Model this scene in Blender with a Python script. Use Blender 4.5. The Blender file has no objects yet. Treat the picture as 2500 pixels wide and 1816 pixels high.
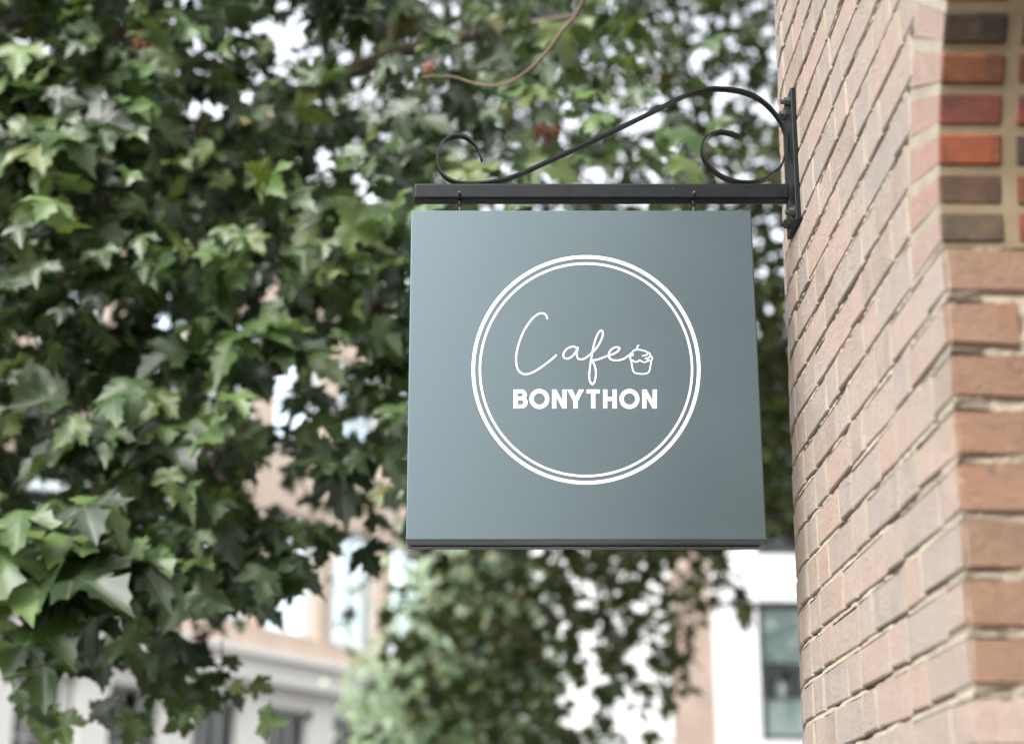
import bpy, bmesh, math, random
import numpy as np
from mathutils import Vector, Matrix

SC = bpy.context.scene
COL = SC.collection
R = math.radians

# ------------------------------------------------------------------ camera, light, exposure
F_PX, CX, CY, W_PX, H_PX = 4157.0, 1216.0, 908.0, 2500.0, 1816.0
PITCH = R(17.14)
SP, CP = math.sin(PITCH), math.cos(PITCH)
CAM_H = 1.6
cd = bpy.data.cameras.new('camera')
cam = bpy.data.objects.new('camera', cd); COL.objects.link(cam)
cam.location = (0, 0, CAM_H)
cam.rotation_euler = (R(90) + PITCH, 0, 0)
cd.sensor_width = 36.0
cd.lens = F_PX / W_PX * 36.0
cd.shift_x = (W_PX / 2 - CX) / W_PX
cd.clip_start, cd.clip_end = 0.05, 2000
cd.dof.use_dof = True
cd.dof.focus_distance = 3.34
cd.dof.aperture_fstop = 2.25
SC.camera = cam

SUN_EL, SUN_AZ = 48.0, 214.0         # azimuth clockwise from +Y: from the left, behind the camera
world = bpy.data.worlds.new('World'); SC.world = world
world.use_nodes = True
wn = world.node_tree.nodes; wl = world.node_tree.links
for n in list(wn): wn.remove(n)
sky = wn.new('ShaderNodeTexSky'); sky.sky_type = 'NISHITA'; sky.sun_disc = False
sky.sun_elevation = R(SUN_EL); sky.sun_rotation = R(SUN_AZ)
sky.air_density = 1.0; sky.dust_density = 4.0; sky.ozone_density = 1.0
hs = wn.new('ShaderNodeHueSaturation'); hs.inputs['Saturation'].default_value = 0.22
bg = wn.new('ShaderNodeBackground'); bg.inputs['Strength'].default_value = 0.15
wo = wn.new('ShaderNodeOutputWorld')
wl.new(sky.outputs[0], hs.inputs['Color']); wl.new(hs.outputs[0], bg.inputs['Color']); wl.new(bg.outputs[0], wo.inputs['Surface'])
sd = bpy.data.lights.new('sun', 'SUN'); sun = bpy.data.objects.new('sun', sd); COL.objects.link(sun)
sd.energy = 0.5; sd.angle = R(20); sd.color = (1.0, 0.97, 0.93)
sdir = Vector((math.sin(R(SUN_AZ)) * math.cos(R(SUN_EL)), math.cos(R(SUN_AZ)) * math.cos(R(SUN_EL)), math.sin(R(SUN_EL))))
sun.rotation_euler = sdir.to_track_quat('Z', 'Y').to_euler()
sun.location = (-10, -10, 20)

SC.view_settings.view_transform = 'Standard'
SC.view_settings.look = 'None'
SC.view_settings.gamma = 1.0
SC.view_settings.use_curve_mapping = False
SC.view_settings.exposure = 2.2
SC.render.engine = 'CYCLES'
SC.cycles.use_denoising = True
SC.cycles.max_bounces = 8
SC.cycles.transparent_max_bounces = 16

# ------------------------------------------------------------------ helpers
def ray(u, v):
    a = (u - CX) / F_PX; b = -(v - CY) / F_PX
    return a, CP - b * SP, SP + b * CP
def at(u, v, Y):                       # point of the place seen at (u, v), at distance Y up the street
    x, y, z = ray(u, v)
    return Vector((x / y * Y, Y, CAM_H + z / y * Y))
def proj(p):                           # array (n,3) -> u, v, depth
    p = np.atleast_2d(np.asarray(p, dtype=float))
    x, y, z = p[:, 0], p[:, 1], p[:, 2] - CAM_H
    d = y * CP + z * SP; up = z * CP - y * SP
    d_ = np.where(d > 0.05, d, 0.05)
    return CX + x / d_ * F_PX, CY - up / d_ * F_PX, d

def tag(o, label=None, cat=None, group=None, kind=None):
    if label: o['label'] = label
    if cat: o['category'] = cat
    if group: o['group'] = group
    if kind: o['kind'] = kind
    return o
def empty(name, loc=(0, 0, 0)):
    o = bpy.data.objects.new(name, None); COL.objects.link(o); o.location = loc
    o.empty_display_size = 0.1
    return o
def link(name, me, parent=None, mats=()):
    for m in mats:
        if m and m.name not in [x.name for x in me.materials if x]: me.materials.append(m)
    o = bpy.data.objects.new(name, me); COL.objects.link(o)
    if parent is not None: o.parent = parent
    return o

class MB:
    """collects vertices and faces, links them as one mesh object"""
    def __init__(s): s.v = []; s.f = []; s.mi = []
    def add(s, vs, fs, mi=0):
        n = len(s.v); s.v += [tuple(p) for p in vs]
        for f in fs: s.f.append(tuple(i + n for i in f)); s.mi.append(mi)
    def box(s, lo, hi, mi=0):
        x0, y0, z0 = lo; x1, y1, z1 = hi
        s.add([(x0,y0,z0),(x1,y0,z0),(x1,y1,z0),(x0,y1,z0),(x0,y0,z1),(x1,y0,z1),(x1,y1,z1),(x0,y1,z1)],
              [(0,3,2,1),(4,5,6,7),(0,1,5,4),(1,2,6,5),(2,3,7,6),(3,0,4,7)], mi)
    def tube(s, pts, rad, n=8, mi=0, cap=True):
        pts = [Vector(p) for p in pts]; m = len(pts)
        if not hasattr(rad, '__len__'): rad = [rad] * m
        base = len(s.v); up = Vector((0.31, 0.2, 0.93)); X = None
        for i, p in enumerate(pts):
            t = (pts[min(i + 1, m - 1)] - pts[max(i - 1, 0)]).normalized()
            if X is None:
                X = t.cross(up)
                if X.length < 1e-3: X = t.cross(Vector((1, 0, 0)))
            else: X = X - t * X.dot(t)
            X.normalize(); Y = t.cross(X)
            for k in range(n):
                a = 2 * math.pi * k / n
                s.v.append(tuple(p + (X * math.cos(a) + Y * math.sin(a)) * rad[i]))
        for i in range(m - 1):
            for k in range(n):
                a, b = base + i * n + k, base + i * n + (k + 1) % n
                s.f.append((a, b, b + n, a + n)); s.mi.append(mi)
        if cap:
            s.f.append(tuple(base + k for k in range(n - 1, -1, -1))); s.mi.append(mi)
            s.f.append(tuple(base + (m - 1) * n + k for k in range(n))); s.mi.append(mi)
    def mesh(s, name, mats, smooth=False, bevel=0.0, seg=2):
        me = bpy.data.meshes.new(name)
        me.from_pydata(s.v, [], s.f)
        for m in (mats if isinstance(mats, (list, tuple)) else [mats]): me.materials.append(m)
        for p, i in zip(me.polygons, s.mi): p.material_index = i
        bm = bmesh.new(); bm.from_mesh(me)
        bmesh.ops.recalc_face_normals(bm, faces=bm.faces)
        if bevel:
            bmesh.ops.bevel(bm, geom=list(bm.edges), offset=bevel, segments=seg, affect='EDGES', profile=0.5)
        bm.to_mesh(me); bm.free()
        if smooth: me.polygons.foreach_set('use_smooth', [True] * len(me.polygons))
        me.update()
        return me
    def build(s, name, mats, parent=None, **k):
        return link(name, s.mesh(name, mats, **k), parent)

def spline(pts, n=8):
    """Catmull-Rom through the points"""
    P = [Vector(p) for p in pts]; out = []
    P = [P[0] * 2 - P[1]] + P + [P[-1] * 2 - P[-2]]
    for i in range(1, len(P) - 2):
        for k in range(n):
            t = k / n; a, b, c, d = P[i - 1], P[i], P[i + 1], P[i + 2]
            out.append(0.5 * ((2 * b) + (c - a) * t + (2 * a - 5 * b + 4 * c - d) * t * t + (3 * b - a - 3 * c + d) * t ** 3))
    out.append(P[-2]); return out

# ------------------------------------------------------------------ materials
class NT:
    def __init__(s, name):
        s.m = bpy.data.materials.new(name); s.m.use_nodes = True
        s.t = s.m.node_tree; s.n = s.t.nodes; s.l = s.t.links
        s.b = s.n['Principled BSDF']; s.out = s.n['Material Output']
    def node(s, t, ins={}, **kw):
        nd = s.n.new(t)
        for k, v in kw.items(): setattr(nd, k, v)
        for k, v in ins.items():
            if isinstance(v, bpy.types.NodeSocket): s.l.new(v, nd.inputs[k])
            else: nd.inputs[k].default_value = v
        return nd
    def noise(s, scale, detail=4, rough=0.6, vec=None, dim='3D'):
        ins = {'Scale': scale, 'Detail': detail, 'Roughness': rough}
        if vec is not None: ins['Vector'] = vec
        return s.node('ShaderNodeTexNoise', ins)
    def ramp(s, fac, stops, interp='LINEAR'):
        nd = s.n.new('ShaderNodeValToRGB'); nd.color_ramp.interpolation = interp
        e = nd.color_ramp.elements
        while len(e) > 1: e.remove(e[-1])
        e[0].position = stops[0][0]; e[0].color = (*stops[0][1], 1) if len(stops[0][1]) == 3 else stops[0][1]
        for p, c in stops[1:]:
            x = e.new(p); x.color = (*c, 1) if len(c) == 3 else c
        s.l.new(fac, nd.inputs[0]); return nd
    def mix(s, fac, a, b, blend='MIX'):
        nd = s.n.new('ShaderNodeMix'); nd.data_type = 'RGBA'; nd.blend_type = blend
        for sock, v in ((nd.inputs[0], fac), (nd.inputs[6], a), (nd.inputs[7], b)):
            if isinstance(v, bpy.types.NodeSocket): s.l.new(v, sock)
            else: sock.default_value = v if not isinstance(v, tuple) else ((*v, 1) if len(v) == 3 else v)
        return nd.outputs[2]
    def math(s, op, a, b=0.0):
        nd = s.n.new('ShaderNodeMath'); nd.operation = op
        for i, v in enumerate((a, b)):
            if isinstance(v, bpy.types.NodeSocket): s.l.new(v, nd.inputs[i])
            else: nd.inputs[i].default_value = v
        return nd.outputs[0]
    def bump(s, h, strength, dist):
        nd = s.node('ShaderNodeBump', {'Height': h, 'Strength': strength, 'Distance': dist})
        s.l.new(nd.outputs[0], s.b.inputs['Normal']); return nd
    def set(s, **k):
        for key, v in k.items():
            key = key.replace('_', ' ')
            if isinstance(v, bpy.types.NodeSocket): s.l.new(v, s.b.inputs[key])
            else: s.b.inputs[key].default_value = v if not (isinstance(v, tuple) and len(v) == 3) else (*v, 1)
        return s

def plain(name, col, rough=0.6, metal=0.0, var=0.15, scale=6.0, bump=0.0, spec=0.5):
    t = NT(name)
    tc = t.node('ShaderNodeTexCoord')
    nz = t.noise(scale, 5, 0.6, tc.outputs['Object'])
    dark = tuple(c * (1 - var) for c in col); lite = tuple(min(1, c * (1 + var)) for c in col)
    rp = t.ramp(nz.outputs[0], [(0.3, dark), (0.7, lite)])
    t.set(Base_Color=rp.outputs[0], Roughness=rough, Metallic=metal)
    t.b.inputs['Specular IOR Level'].default_value = spec
    if bump:
        n2 = t.noise(scale * 12, 4, 0.6, tc.outputs['Object']); t.bump(n2.outputs[0], bump, 0.003)
    return t.m

def brick_mat(name, stops, blotch, speck, dusty=0.0, streak=0.45, spots=0.55):
    t = NT(name)
    tc = t.node('ShaderNodeTexCoord'); oi = t.node('ShaderNodeObjectInfo'); ge = t.node('ShaderNodeNewGeometry')
    rnd = t.math('FRACT', t.math('ADD', oi.outputs['Random'], ge.outputs['Random Per Island']))
    base = t.ramp(rnd, stops).outputs[0]
    off = t.node('ShaderNodeVectorMath', {0: tc.outputs['Object'], 1: oi.outputs['Location']}, operation='ADD').outputs[0]
    n1 = t.noise(16, 5, 0.65, off)
    m1 = t.ramp(n1.outputs[0], [(0.38, (0, 0, 0)), (0.68, (1, 1, 1))])
    c = t.mix(t.math('MULTIPLY', m1.outputs[0], 0.6), base, blotch)
    n3 = t.noise(55, 3, 0.7, off)
    m3 = t.ramp(n3.outputs[0], [(0.63, (0, 0, 0)), (0.72, (1, 1, 1))])
    c = t.mix(t.math('MULTIPLY', m3.outputs[0], spots), c, speck)
    n4 = t.noise(7, 4, 0.6, off)
    m4 = t.ramp(n4.outputs[0], [(0.5, (0, 0, 0)), (0.75, (1, 1, 1))])
    c = t.mix(t.math('MULTIPLY', m4.outputs[0], 0.35 + dusty), c, (0.27, 0.23, 0.19))
    st = t.node('ShaderNodeMapping', {'Vector': off, 'Scale': (90, 90, 9)})
    n5 = t.noise(1.0, 4, 0.65, st.outputs[0])
    m5 = t.ramp(n5.outputs[0], [(0.32, (0.80, 0.78, 0.76)), (0.5, (1, 1, 1)), (0.7, (1.12, 1.12, 1.12))])
    c = t.mix(streak, c, m5.outputs[0], 'MULTIPLY')
    t.set(Base_Color=c, Roughness=0.85)
    n2 = t.noise(120, 6, 0.7, off)
    mm = t.math('ADD', t.math('ADD', n2.outputs[0], t.math('MULTIPLY', n5.outputs[0], streak)), t.math('MULTIPLY', n1.outputs[0], 1.5))
    t.bump(mm, 0.9, 0.005)
    return t.m

M_BRICK = brick_mat('weathered_pink_brick',
    [(0.0, (0.216, 0.167, 0.134)), (0.25, (0.300, 0.221, 0.178)), (0.5, (0.270, 0.212, 0.176)), (0.7, (0.222, 0.194, 0.173)), (0.85, (0.282, 0.226, 0.194)), (1.0, (0.306, 0.209, 0.164))],
    (0.300, 0.248, 0.209), (0.180, 0.119, 0.095), 0.0)
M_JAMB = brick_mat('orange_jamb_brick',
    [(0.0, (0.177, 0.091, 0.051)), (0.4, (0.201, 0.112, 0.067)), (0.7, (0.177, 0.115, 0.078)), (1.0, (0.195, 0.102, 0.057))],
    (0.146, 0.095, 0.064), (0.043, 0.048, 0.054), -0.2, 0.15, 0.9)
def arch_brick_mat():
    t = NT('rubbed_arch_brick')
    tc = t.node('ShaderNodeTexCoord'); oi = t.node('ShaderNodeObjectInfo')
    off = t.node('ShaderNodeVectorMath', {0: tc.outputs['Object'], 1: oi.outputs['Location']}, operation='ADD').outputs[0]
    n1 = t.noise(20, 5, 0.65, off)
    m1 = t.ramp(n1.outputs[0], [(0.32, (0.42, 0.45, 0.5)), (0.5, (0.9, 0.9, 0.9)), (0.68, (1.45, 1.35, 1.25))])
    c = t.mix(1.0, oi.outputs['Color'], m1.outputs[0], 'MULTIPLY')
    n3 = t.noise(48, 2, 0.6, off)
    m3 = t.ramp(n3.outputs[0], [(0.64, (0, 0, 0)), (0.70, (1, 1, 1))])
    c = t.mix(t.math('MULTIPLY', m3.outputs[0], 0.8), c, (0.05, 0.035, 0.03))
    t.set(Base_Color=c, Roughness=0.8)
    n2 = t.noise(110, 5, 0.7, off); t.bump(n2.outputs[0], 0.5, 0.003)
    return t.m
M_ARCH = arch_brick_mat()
def mortar_mat(name='lime_mortar', k=(1, 1, 1)):
    t = NT(name); tc = t.node('ShaderNodeTexCoord')
    n1 = t.noise(9, 5, 0.6, tc.outputs['Object']); n2 = t.noise(150, 5, 0.7, tc.outputs['Object'])
    r = t.ramp(n1.outputs[0], [(0.3, tuple(a * b for a, b in zip((0.220, 0.186, 0.136), k))), (0.65, tuple(a * b for a, b in zip((0.317, 0.282, 0.218), k)))])
    t.set(Base_Color=r.outputs[0], Roughness=0.95); t.bump(n2.outputs[0], 0.8, 0.004)
    return t.m
M_MORTAR = mortar_mat()
M_ARCHMORTAR = mortar_mat('grimy_arch_mortar', (0.62, 0.55, 0.43))
M_PLAINBRICK = plain('darkened_unseen_wall_brick', (0.20, 0.135, 0.105), 0.9, var=0.3, scale=3)  # darker than the seen bricks, to dim the right of the sign's reflection

def panel_mat():
    t = NT('blue_grey_sign_enamel'); tc = t.node('ShaderNodeTexCoord')
    n1 = t.noise(900, 2, 0.5, tc.outputs['Object']); n2 = t.noise(5, 3, 0.5, tc.outputs['Object'])
    rr = t.ramp(n2.outputs[0], [(0.3, (0.29, 0.29, 0.29)), (0.7, (0.33, 0.33, 0.33))])
    t.set(Base_Color=(0.077, 0.102, 0.111), Roughness=rr.outputs[0], Metallic=0.85)
    t.bump(n1.outputs[0], 0.12, 0.0008)
    return t.m
M_PANEL = panel_mat()
M_PRINT = plain('white_vinyl_print', (0.60, 0.605, 0.61), 0.5, var=0.01)
def iron_mat():
    t = NT('black_painted_iron'); tc = t.node('ShaderNodeTexCoord')
    n1 = t.noise(60, 4, 0.6, tc.outputs['Object']); n2 = t.noise(300, 3, 0.6, tc.outputs['Object'])
    sc = t.node('ShaderNodeMapping', {'Vector': tc.outputs['Object'], 'Scale': (60, 60, 22)})
    n3 = t.noise(2.2, 3, 0.6, sc.outputs[0])
    m3 = t.ramp(n3.outputs[0], [(0.70, (0, 0, 0)), (0.735, (1, 1, 1))])
    r = t.ramp(n1.outputs[0], [(0.3, (0.004, 0.005, 0.006)), (0.7, (0.008, 0.010, 0.011))])
    c = t.mix(t.math('MULTIPLY', m3.outputs[0], 0.35), r.outputs[0], (0.2, 0.21, 0.2))
    t.b.inputs['Specular IOR Level'].default_value = 0.18
    t.set(Base_Color=c, Roughness=0.3)
    t.bump(n2.outputs[0], 0.15, 0.001)
    return t.m
M_IRON = iron_mat()
M_BOLT = plain('worn_bolt_metal', (0.03, 0.03, 0.03), 0.45, 0.3, var=0.4, scale=80)

def leaf_mat(name, stops, under, rough=0.4, transl=0.25, spec=0.5):
    t = NT(name); ge = t.node('ShaderNodeNewGeometry'); oi = t.node('ShaderNodeObjectInfo'); tc = t.node('ShaderNodeTexCoord')
    rnd = t.math('FRACT', t.math('ADD', oi.outputs['Random'], ge.outputs['Random Per Island']))
    top = t.ramp(rnd, stops).outputs[0]
    uv = t.node('ShaderNodeUVMap')
    sep = t.node('ShaderNodeSeparateXYZ', {0: uv.outputs[0]})
    # pale veins running out from the leaf base into the lobes
    ax = t.math('ABSOLUTE', sep.outputs[0])
    vein = None
    for ang in (0.0, 0.75, 1.45):
        d = t.math('ABSOLUTE', t.math('SUBTRACT', t.math('MULTIPLY', ax, math.cos(ang)), t.math('MULTIPLY', sep.outputs[1], math.sin(ang))))
        k = t.math('SUBTRACT', 1.0, t.math('MULTIPLY', d, 45.0))
        vein = k if vein is None else t.math('MAXIMUM', vein, k)
    vein = t.math('MULTIPLY', t.math('MAXIMUM', vein, 0.0), 0.45)
    top = t.mix(vein, top, (0.10, 0.13, 0.06))
    und = t.mix(0.55, top, under)
    col = t.mix(ge.outputs['Backfacing'], top, und)
    t.set(Base_Color=col, Roughness=t.math('ADD', t.math('MULTIPLY', ge.outputs['Backfacing'], 0.25), rough))
    t.b.inputs['Specular IOR Level'].default_value = spec
    tr = t.node('ShaderNodeBsdfTranslucent', {'Color': t.mix(1.0, col, (1.6, 1.7, 0.8), 'MULTIPLY')})
    mx = t.node('ShaderNodeMixShader', {0: transl, 1: t.b.outputs[0], 2: tr.outputs[0]})
    t.l.new(mx.outputs[0], t.out.inputs[0])
    return t.m
GREENS = [(0.0, (0.006, 0.017, 0.003)), (0.4, (0.017, 0.040, 0.007)), (0.7, (0.042, 0.082, 0.016)), (0.90, (0.085, 0.14, 0.035)),
          (0.97, (0.090, 0.110, 0.022)), (0.993, (0.10, 0.095, 0.025)), (0.997, (0.11, 0.045, 0.014)), (1.0, (0.08, 0.03, 0.012))]
M_LEAF = leaf_mat('plane_leaf', GREENS, (0.055, 0.085, 0.035), rough=0.5, spec=0.7, transl=0.25)
M_LEAF_FAR = leaf_mat('plane_leaf_olive', [(0.0, (0.014, 0.024, 0.004)), (0.6, (0.032, 0.046, 0.008)), (0.9, (0.065, 0.074, 0.014)), (1.0, (0.08, 0.065, 0.02))], (0.05, 0.065, 0.025), rough=0.5, spec=0.22)
M_LEAF_PALE = leaf_mat('pale_leaf', [(0.0, (0.10, 0.17, 0.085)), (0.6, (0.17, 0.25, 0.14)), (1.0, (0.22, 0.28, 0.12))], (0.26, 0.32, 0.21), rough=0.38, spec=0.8)
M_BROWNLEAF = leaf_mat('withered_leaf', [(0.0, (0.11, 0.030, 0.010)), (1.0, (0.07, 0.022, 0.010))], (0.08, 0.03, 0.015), 0.6, 0.35)
M_BARK = plain('plane_bark', (0.13, 0.105, 0.08), 0.9, var=0.5, scale=5, bump=0.6)
M_TWIG = plain('brown_twig_bark', (0.105, 0.065, 0.045), 0.75, var=0.3, scale=30, bump=0.3)
M_STALK = plain('leaf_stalk', (0.20, 0.22, 0.07), 0.6)
M_SEED = plain('ochre_seed_ball', (0.12, 0.085, 0.022), 0.9, var=0.4, scale=60, bump=0.8)

# ------------------------------------------------------------------ the ground
gm = plain('asphalt', (0.06, 0.058, 0.055), 0.9, var=0.2, scale=2, bump=0.4)
g = MB(); g.add([(-600, -600, 0), (600, -600, 0), (600, 600, 0), (-600, 600, 0)], [(0, 1, 2, 3)])
tag(g.build('ground', gm), 'dark asphalt ground running out to the horizon', kind='structure')
pm = plain('paving_concrete', (0.22, 0.20, 0.18), 0.9, var=0.15, scale=1.5, bump=0.3)
p = MB(); p.box((-2.6, -12, -0.02), (0.58, 26, 0.12))
tag(p.build('pavement', pm), 'grey concrete pavement along the brick wall', kind='structure')

# ------------------------------------------------------------------ the brick wall with its arch
XW, YJ = 0.603, 2.154                 # wall face, and the jamb of the arched opening
LEAN = R(0.75)
wall = empty('brick_wall', (XW - 2.55 * math.sin(LEAN), YJ, 0))
wall.rotation_euler = (0, LEAN, 0)
tag(wall, 'pale pink brick wall with a red arch edge on the right, carrying the iron bracket', 'wall')
WMAT = Matrix.Translation(wall.location) @ Matrix.Rotation(LEAN, 4, 'Y')
S0, RC = 1.13, 1.12                   # where the wall starts to bend round, and the radius of the bend
ZJ = 2.3713; COURSE = 0.075; JT = 0.010; VJ = 0.0075
ARC_R, ARC_T = 0.533, 0.170; ARC_Z = 2.443; ARC_Y = -ARC_R
S_END = S0 + RC * R(88)
def frame(s):
    if s <= S0: return Vector((0, s, 0)), 0.0
    a = (s - S0) / RC
    return Vector((RC * (1 - math.cos(a)), S0 + RC * math.sin(a), 0)), a
def wpt(s, depth, z):
    p_, a = frame(s)
    return (p_.x + depth * math.cos(a), p_.y - depth * math.sin(a), z)
def s_start(z):                        # where the plain courses begin: the corner, or the outer curve of the arch
    if z < ARC_Z - 0.02: return 0.0
    h = z - ARC_Z; ro = ARC_R + ARC_T + 0.012
    return ARC_Y + math.sqrt(max(ro * ro - h * h, 0.0)) if h < ro else -1.07
rb = random.Random(5)
def brick_mesh(name, lx, ly, lz, mats, jamb=False, seed=0):
    r = random.Random(seed)
    bm = bmesh.new(); bmesh.ops.create_cube(bm, size=1.0)
    for v in bm.verts:
        v.co = Vector((v.co.x * lx, v.co.y * ly, v.co.z * lz)) + Vector((r.uniform(-1, 1) * 0.0010, r.uniform(-1, 1) * 0.0025, r.uniform(-1, 1) * 0.003))
    bmesh.ops.bevel(bm, geom=list(bm.edges), offset=0.005 if jamb else 0.0028, segments=2 if jamb else 1, affect='EDGES')
    if jamb:
        for v in bm.verts: v.co += Vector((r.uniform(-1, 1), r.uniform(-1, 1), r.uniform(-1, 1))) * 0.0014
    bmesh.ops.recalc_face_normals(bm, faces=bm.faces)
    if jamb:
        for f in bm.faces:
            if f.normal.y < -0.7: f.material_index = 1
    me = bpy.data.meshes.new(name); bm.to_mesh(me); bm.free()
    for m in mats: me.materials.append(m)
    return me
LS, LH, DEP = 0.215, 0.1025, 0.1025
meshes = {}
def brick_variant(l):
    key = round(l, 3)
    if key not in meshes:
        meshes[key] = [brick_mesh('brick', DEP, key, COURSE - JT, [M_BRICK, M_JAMB], seed=int(key * 1000) + 17 * k) for k in range(14 if key in (0.215, 0.102, 0.103) else 1)]
    return rb.choice(meshes[key])
bricks = []                            # (local centre, rotation, mesh)
mortar = MB()
K_LO, K_HI = -32, 50
for k in range(K_LO, K_HI):
    z0 = ZJ + k * COURSE; zc = z0 + COURSE / 2
    if z0 < 0: continue
    s = s_start(zc); odd = k % 2
    first = True
    while s < S_END:
        if s > S0 - 0.06: l = LH
        else:
            l = LS if odd else LH; odd ^= 1
        if s < 0.0: s_ = s
        # the corner brick turns into the reveal: those are built with the jamb below
        corner = first and z0 < ARC_Z - 0.02
        first = False
        if S0 - 0.06 >= s > S0 - 0.06 - l * 0.4: l = LH
        if not corner:
            p_, a = frame(s + l / 2)
            d = rb.uniform(-0.0010, 0.0012)
            c = Vector((p_.x + (DEP / 2 + d) * math.cos(a), p_.y - (DEP / 2 + d) * math.sin(a), zc + rb.uniform(-0.0012, 0.0012)))
            bricks.append((c, -a + rb.uniform(-0.008, 0.008), brick_variant(l - rb.choice((0, 0, 0.004))), rb.uniform(-0.006, 0.006)))
        # upright joint
        j0, j1 = s + l - 0.001, s + l + VJ + 0.001; dj = rb.uniform(-0.0006, 0.0009)
        hole = rb.random() < 0.03
        if not hole:
            vs = [wpt(j0, dj, z0 + JT / 2), wpt(j1, dj, z0 + JT / 2), wpt(j1, dj, z0 + COURSE - JT / 2), wpt(j0, dj, z0 + COURSE - JT / 2)]
            vb = [wpt(q, 0.055, zz) for q, zz in ((j0, z0 + JT / 2), (j1, z0 + JT / 2), (j1, z0 + COURSE - JT / 2), (j0, z0 + COURSE - JT / 2))]
            mortar.add(vs + vb, [(0, 1, 2, 3), (0, 4, 5, 1), (2, 6, 7, 3), (1, 5, 6, 2), (0, 3, 7, 4)])
        s += l + VJ
    # bed joint: weather-struck, full at its foot and cut back under the brick above, worn unevenly
    n = int((S_END - s_start(z0)) / 0.012); sa = s_start(z0)
    prof = []
    ph = [rb.uniform(0, 6.28) for _ in range(4)]
    for i in range(n + 1):
        q = sa + (S_END - sa) * i / n
        w = math.sin(q * 7 + ph[0]) + math.sin(q * 19 + ph[1]) * 0.8 + math.sin(q * 47 + ph[2]) * 0.6 + rb.uniform(-0.5, 0.5)
        deep = 0.006 + 0.036 * max(0, min(1, 0.16 + 0.5 * w))
        cut = 0.0014 + 0.0062 * max(0, min(1, 0.16 + 0.5 * w))
        lip = -0.0005 + 0.0018 * rb.random()
        zb, zt = z0 - JT / 2 - 0.001, z0 + JT / 2 + 0.001
        prof += [wpt(q, 0.05, zb), wpt(q, lip, zb + rb.uniform(0, 0.0012)), wpt(q, 0.0025 + lip, zt - cut - 0.0012), wpt(q, deep, zt - cut * 0.8), wpt(q, 0.05, zt)]
    fs = []
    for i in range(n):
        for j in range(4):
            a_ = i * 5 + j; fs.append((a_, a_ + 5, a_ + 6, a_ + 1))
    mortar.add(prof, fs)
# backing core behind the bricks
core = MB()
zs = [0.0] + [ARC_Z - 0.02] + [ARC_Z - 0.02 + 0.03 * i for i in range(1, 26)] + [6.2]
ss = [i * 0.05 for i in range(0, int(S_END / 0.05) + 1)]
for z in zs:
    pass
rows = []
for z in zs:
    st = max(s_start(z), s_start(z)) + 0.012
    rows.append([wpt(st + (S_END - st) * i / 60, 0.052, z) for i in range(61)])
vs = [p_ for r_ in rows for p_ in r_]
core.add(vs, [(i * 61 + j, i * 61 + j + 1, i * 61 + 62 + j, i * 61 + 61 + j) for i in range(len(zs) - 1) for j in range(60)])
# jamb face: a bed of mortar a little behind the bricks of the reveal
gv = []; gx_ = [0.003 + 0.337 * i / 40 for i in range(41)]; gz_ = [1.5 + (ARC_Z - 1.5) * i / 160 for i in range(161)]
for zz in gz_:
    for xx in gx_: gv.append((xx, 0.0052 + 0.0022 * (math.sin(xx * 61 + zz * 17) * math.sin(zz * 143 + xx * 9) + rb.uniform(-0.6, 0.6)), zz))
core.add(gv, [(i * 41 + j, i * 41 + j + 1, i * 41 + 42 + j, i * 41 + 41 + j) for i in range(160) for j in range(40)])
core.add([(0.003, 0.004, 0), (0.34, 0.004, 0), (0.34, 0.004, 1.5), (0.003, 0.004, 1.5), (0.003, 0.09, 0), (0.003, 0.09, ARC_Z), (0.003, 0.0035, ARC_Z)], [(0, 1, 2, 3), (0, 6, 5, 4)])
# arch core
n = 60; ro, ri = ARC_R + ARC_T + 0.011, ARC_R + 0.004; vs = []
for i in range(n + 1):
    a = math.pi * i / n
    for rr, xx in ((ri, 0.001), (ro, 0.001), (ro, 0.34), (ri, 0.34)):
        rr += rb.uniform(-1, 1) * 0.0012; xx += rb.uniform(-1, 1) * 0.0012
        vs.append((xx, ARC_Y + rr * math.cos(a), ARC_Z + rr * math.sin(a)))
acore = MB(); aface = MB()
aface.add(vs, [(i * 4, i * 4 + 1, i * 4 + 5, i * 4 + 4) for i in range(n)])
acore.add(vs, [(i * 4 + j, i * 4 + (j + 1) % 4, i * 4 + 4 + (j + 1) % 4, i * 4 + 4 + j) for i in range(n) for j in range(1, 4)])
mortar.add(aface.v, aface.f)
mortar.add(core.v, core.f); mortar.add(acore.v, acore.f, 1)
mortar.build('mortar', [M_MORTAR, M_ARCHMORTAR], wall)
# jamb bricks, alternating stretcher and header at the corner
for k in range(K_LO, 1):
    z0 = ZJ + k * COURSE
    if z0 < 0: continue
    odd = k % 2
    ly = LS if odd else LH
    lx0 = 0.1025 if odd else 0.215
    me = brick_mesh('brick', lx0, ly, COURSE - JT, [M_BRICK, M_JAMB], True, seed=900 + k)
    bricks.append((Vector((lx0 / 2 + rb.uniform(-0.0015, 0.0015), ly / 2 + rb.uniform(-0.002, 0.0003), z0 + COURSE / 2)), rb.uniform(-0.004, 0.004), me, rb.uniform(-0.006, 0.006)))
    x = lx0 + 0.013; i = 0
    while x < 0.31:
        w = min(0.215 if odd else 0.1025, 0.33 - x)
        me = brick_mesh('brick', w, 0.1025, COURSE - JT, [M_BRICK, M_JAMB], True, seed=1900 + k * 3 + i)
        bricks.append((Vector((x + w / 2, 0.1025 / 2 + rb.uniform(-0.002, 0.001), z0 + COURSE / 2)), rb.uniform(-0.006, 0.006), me, 0)); x += w + 0.012; i += 1
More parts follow.
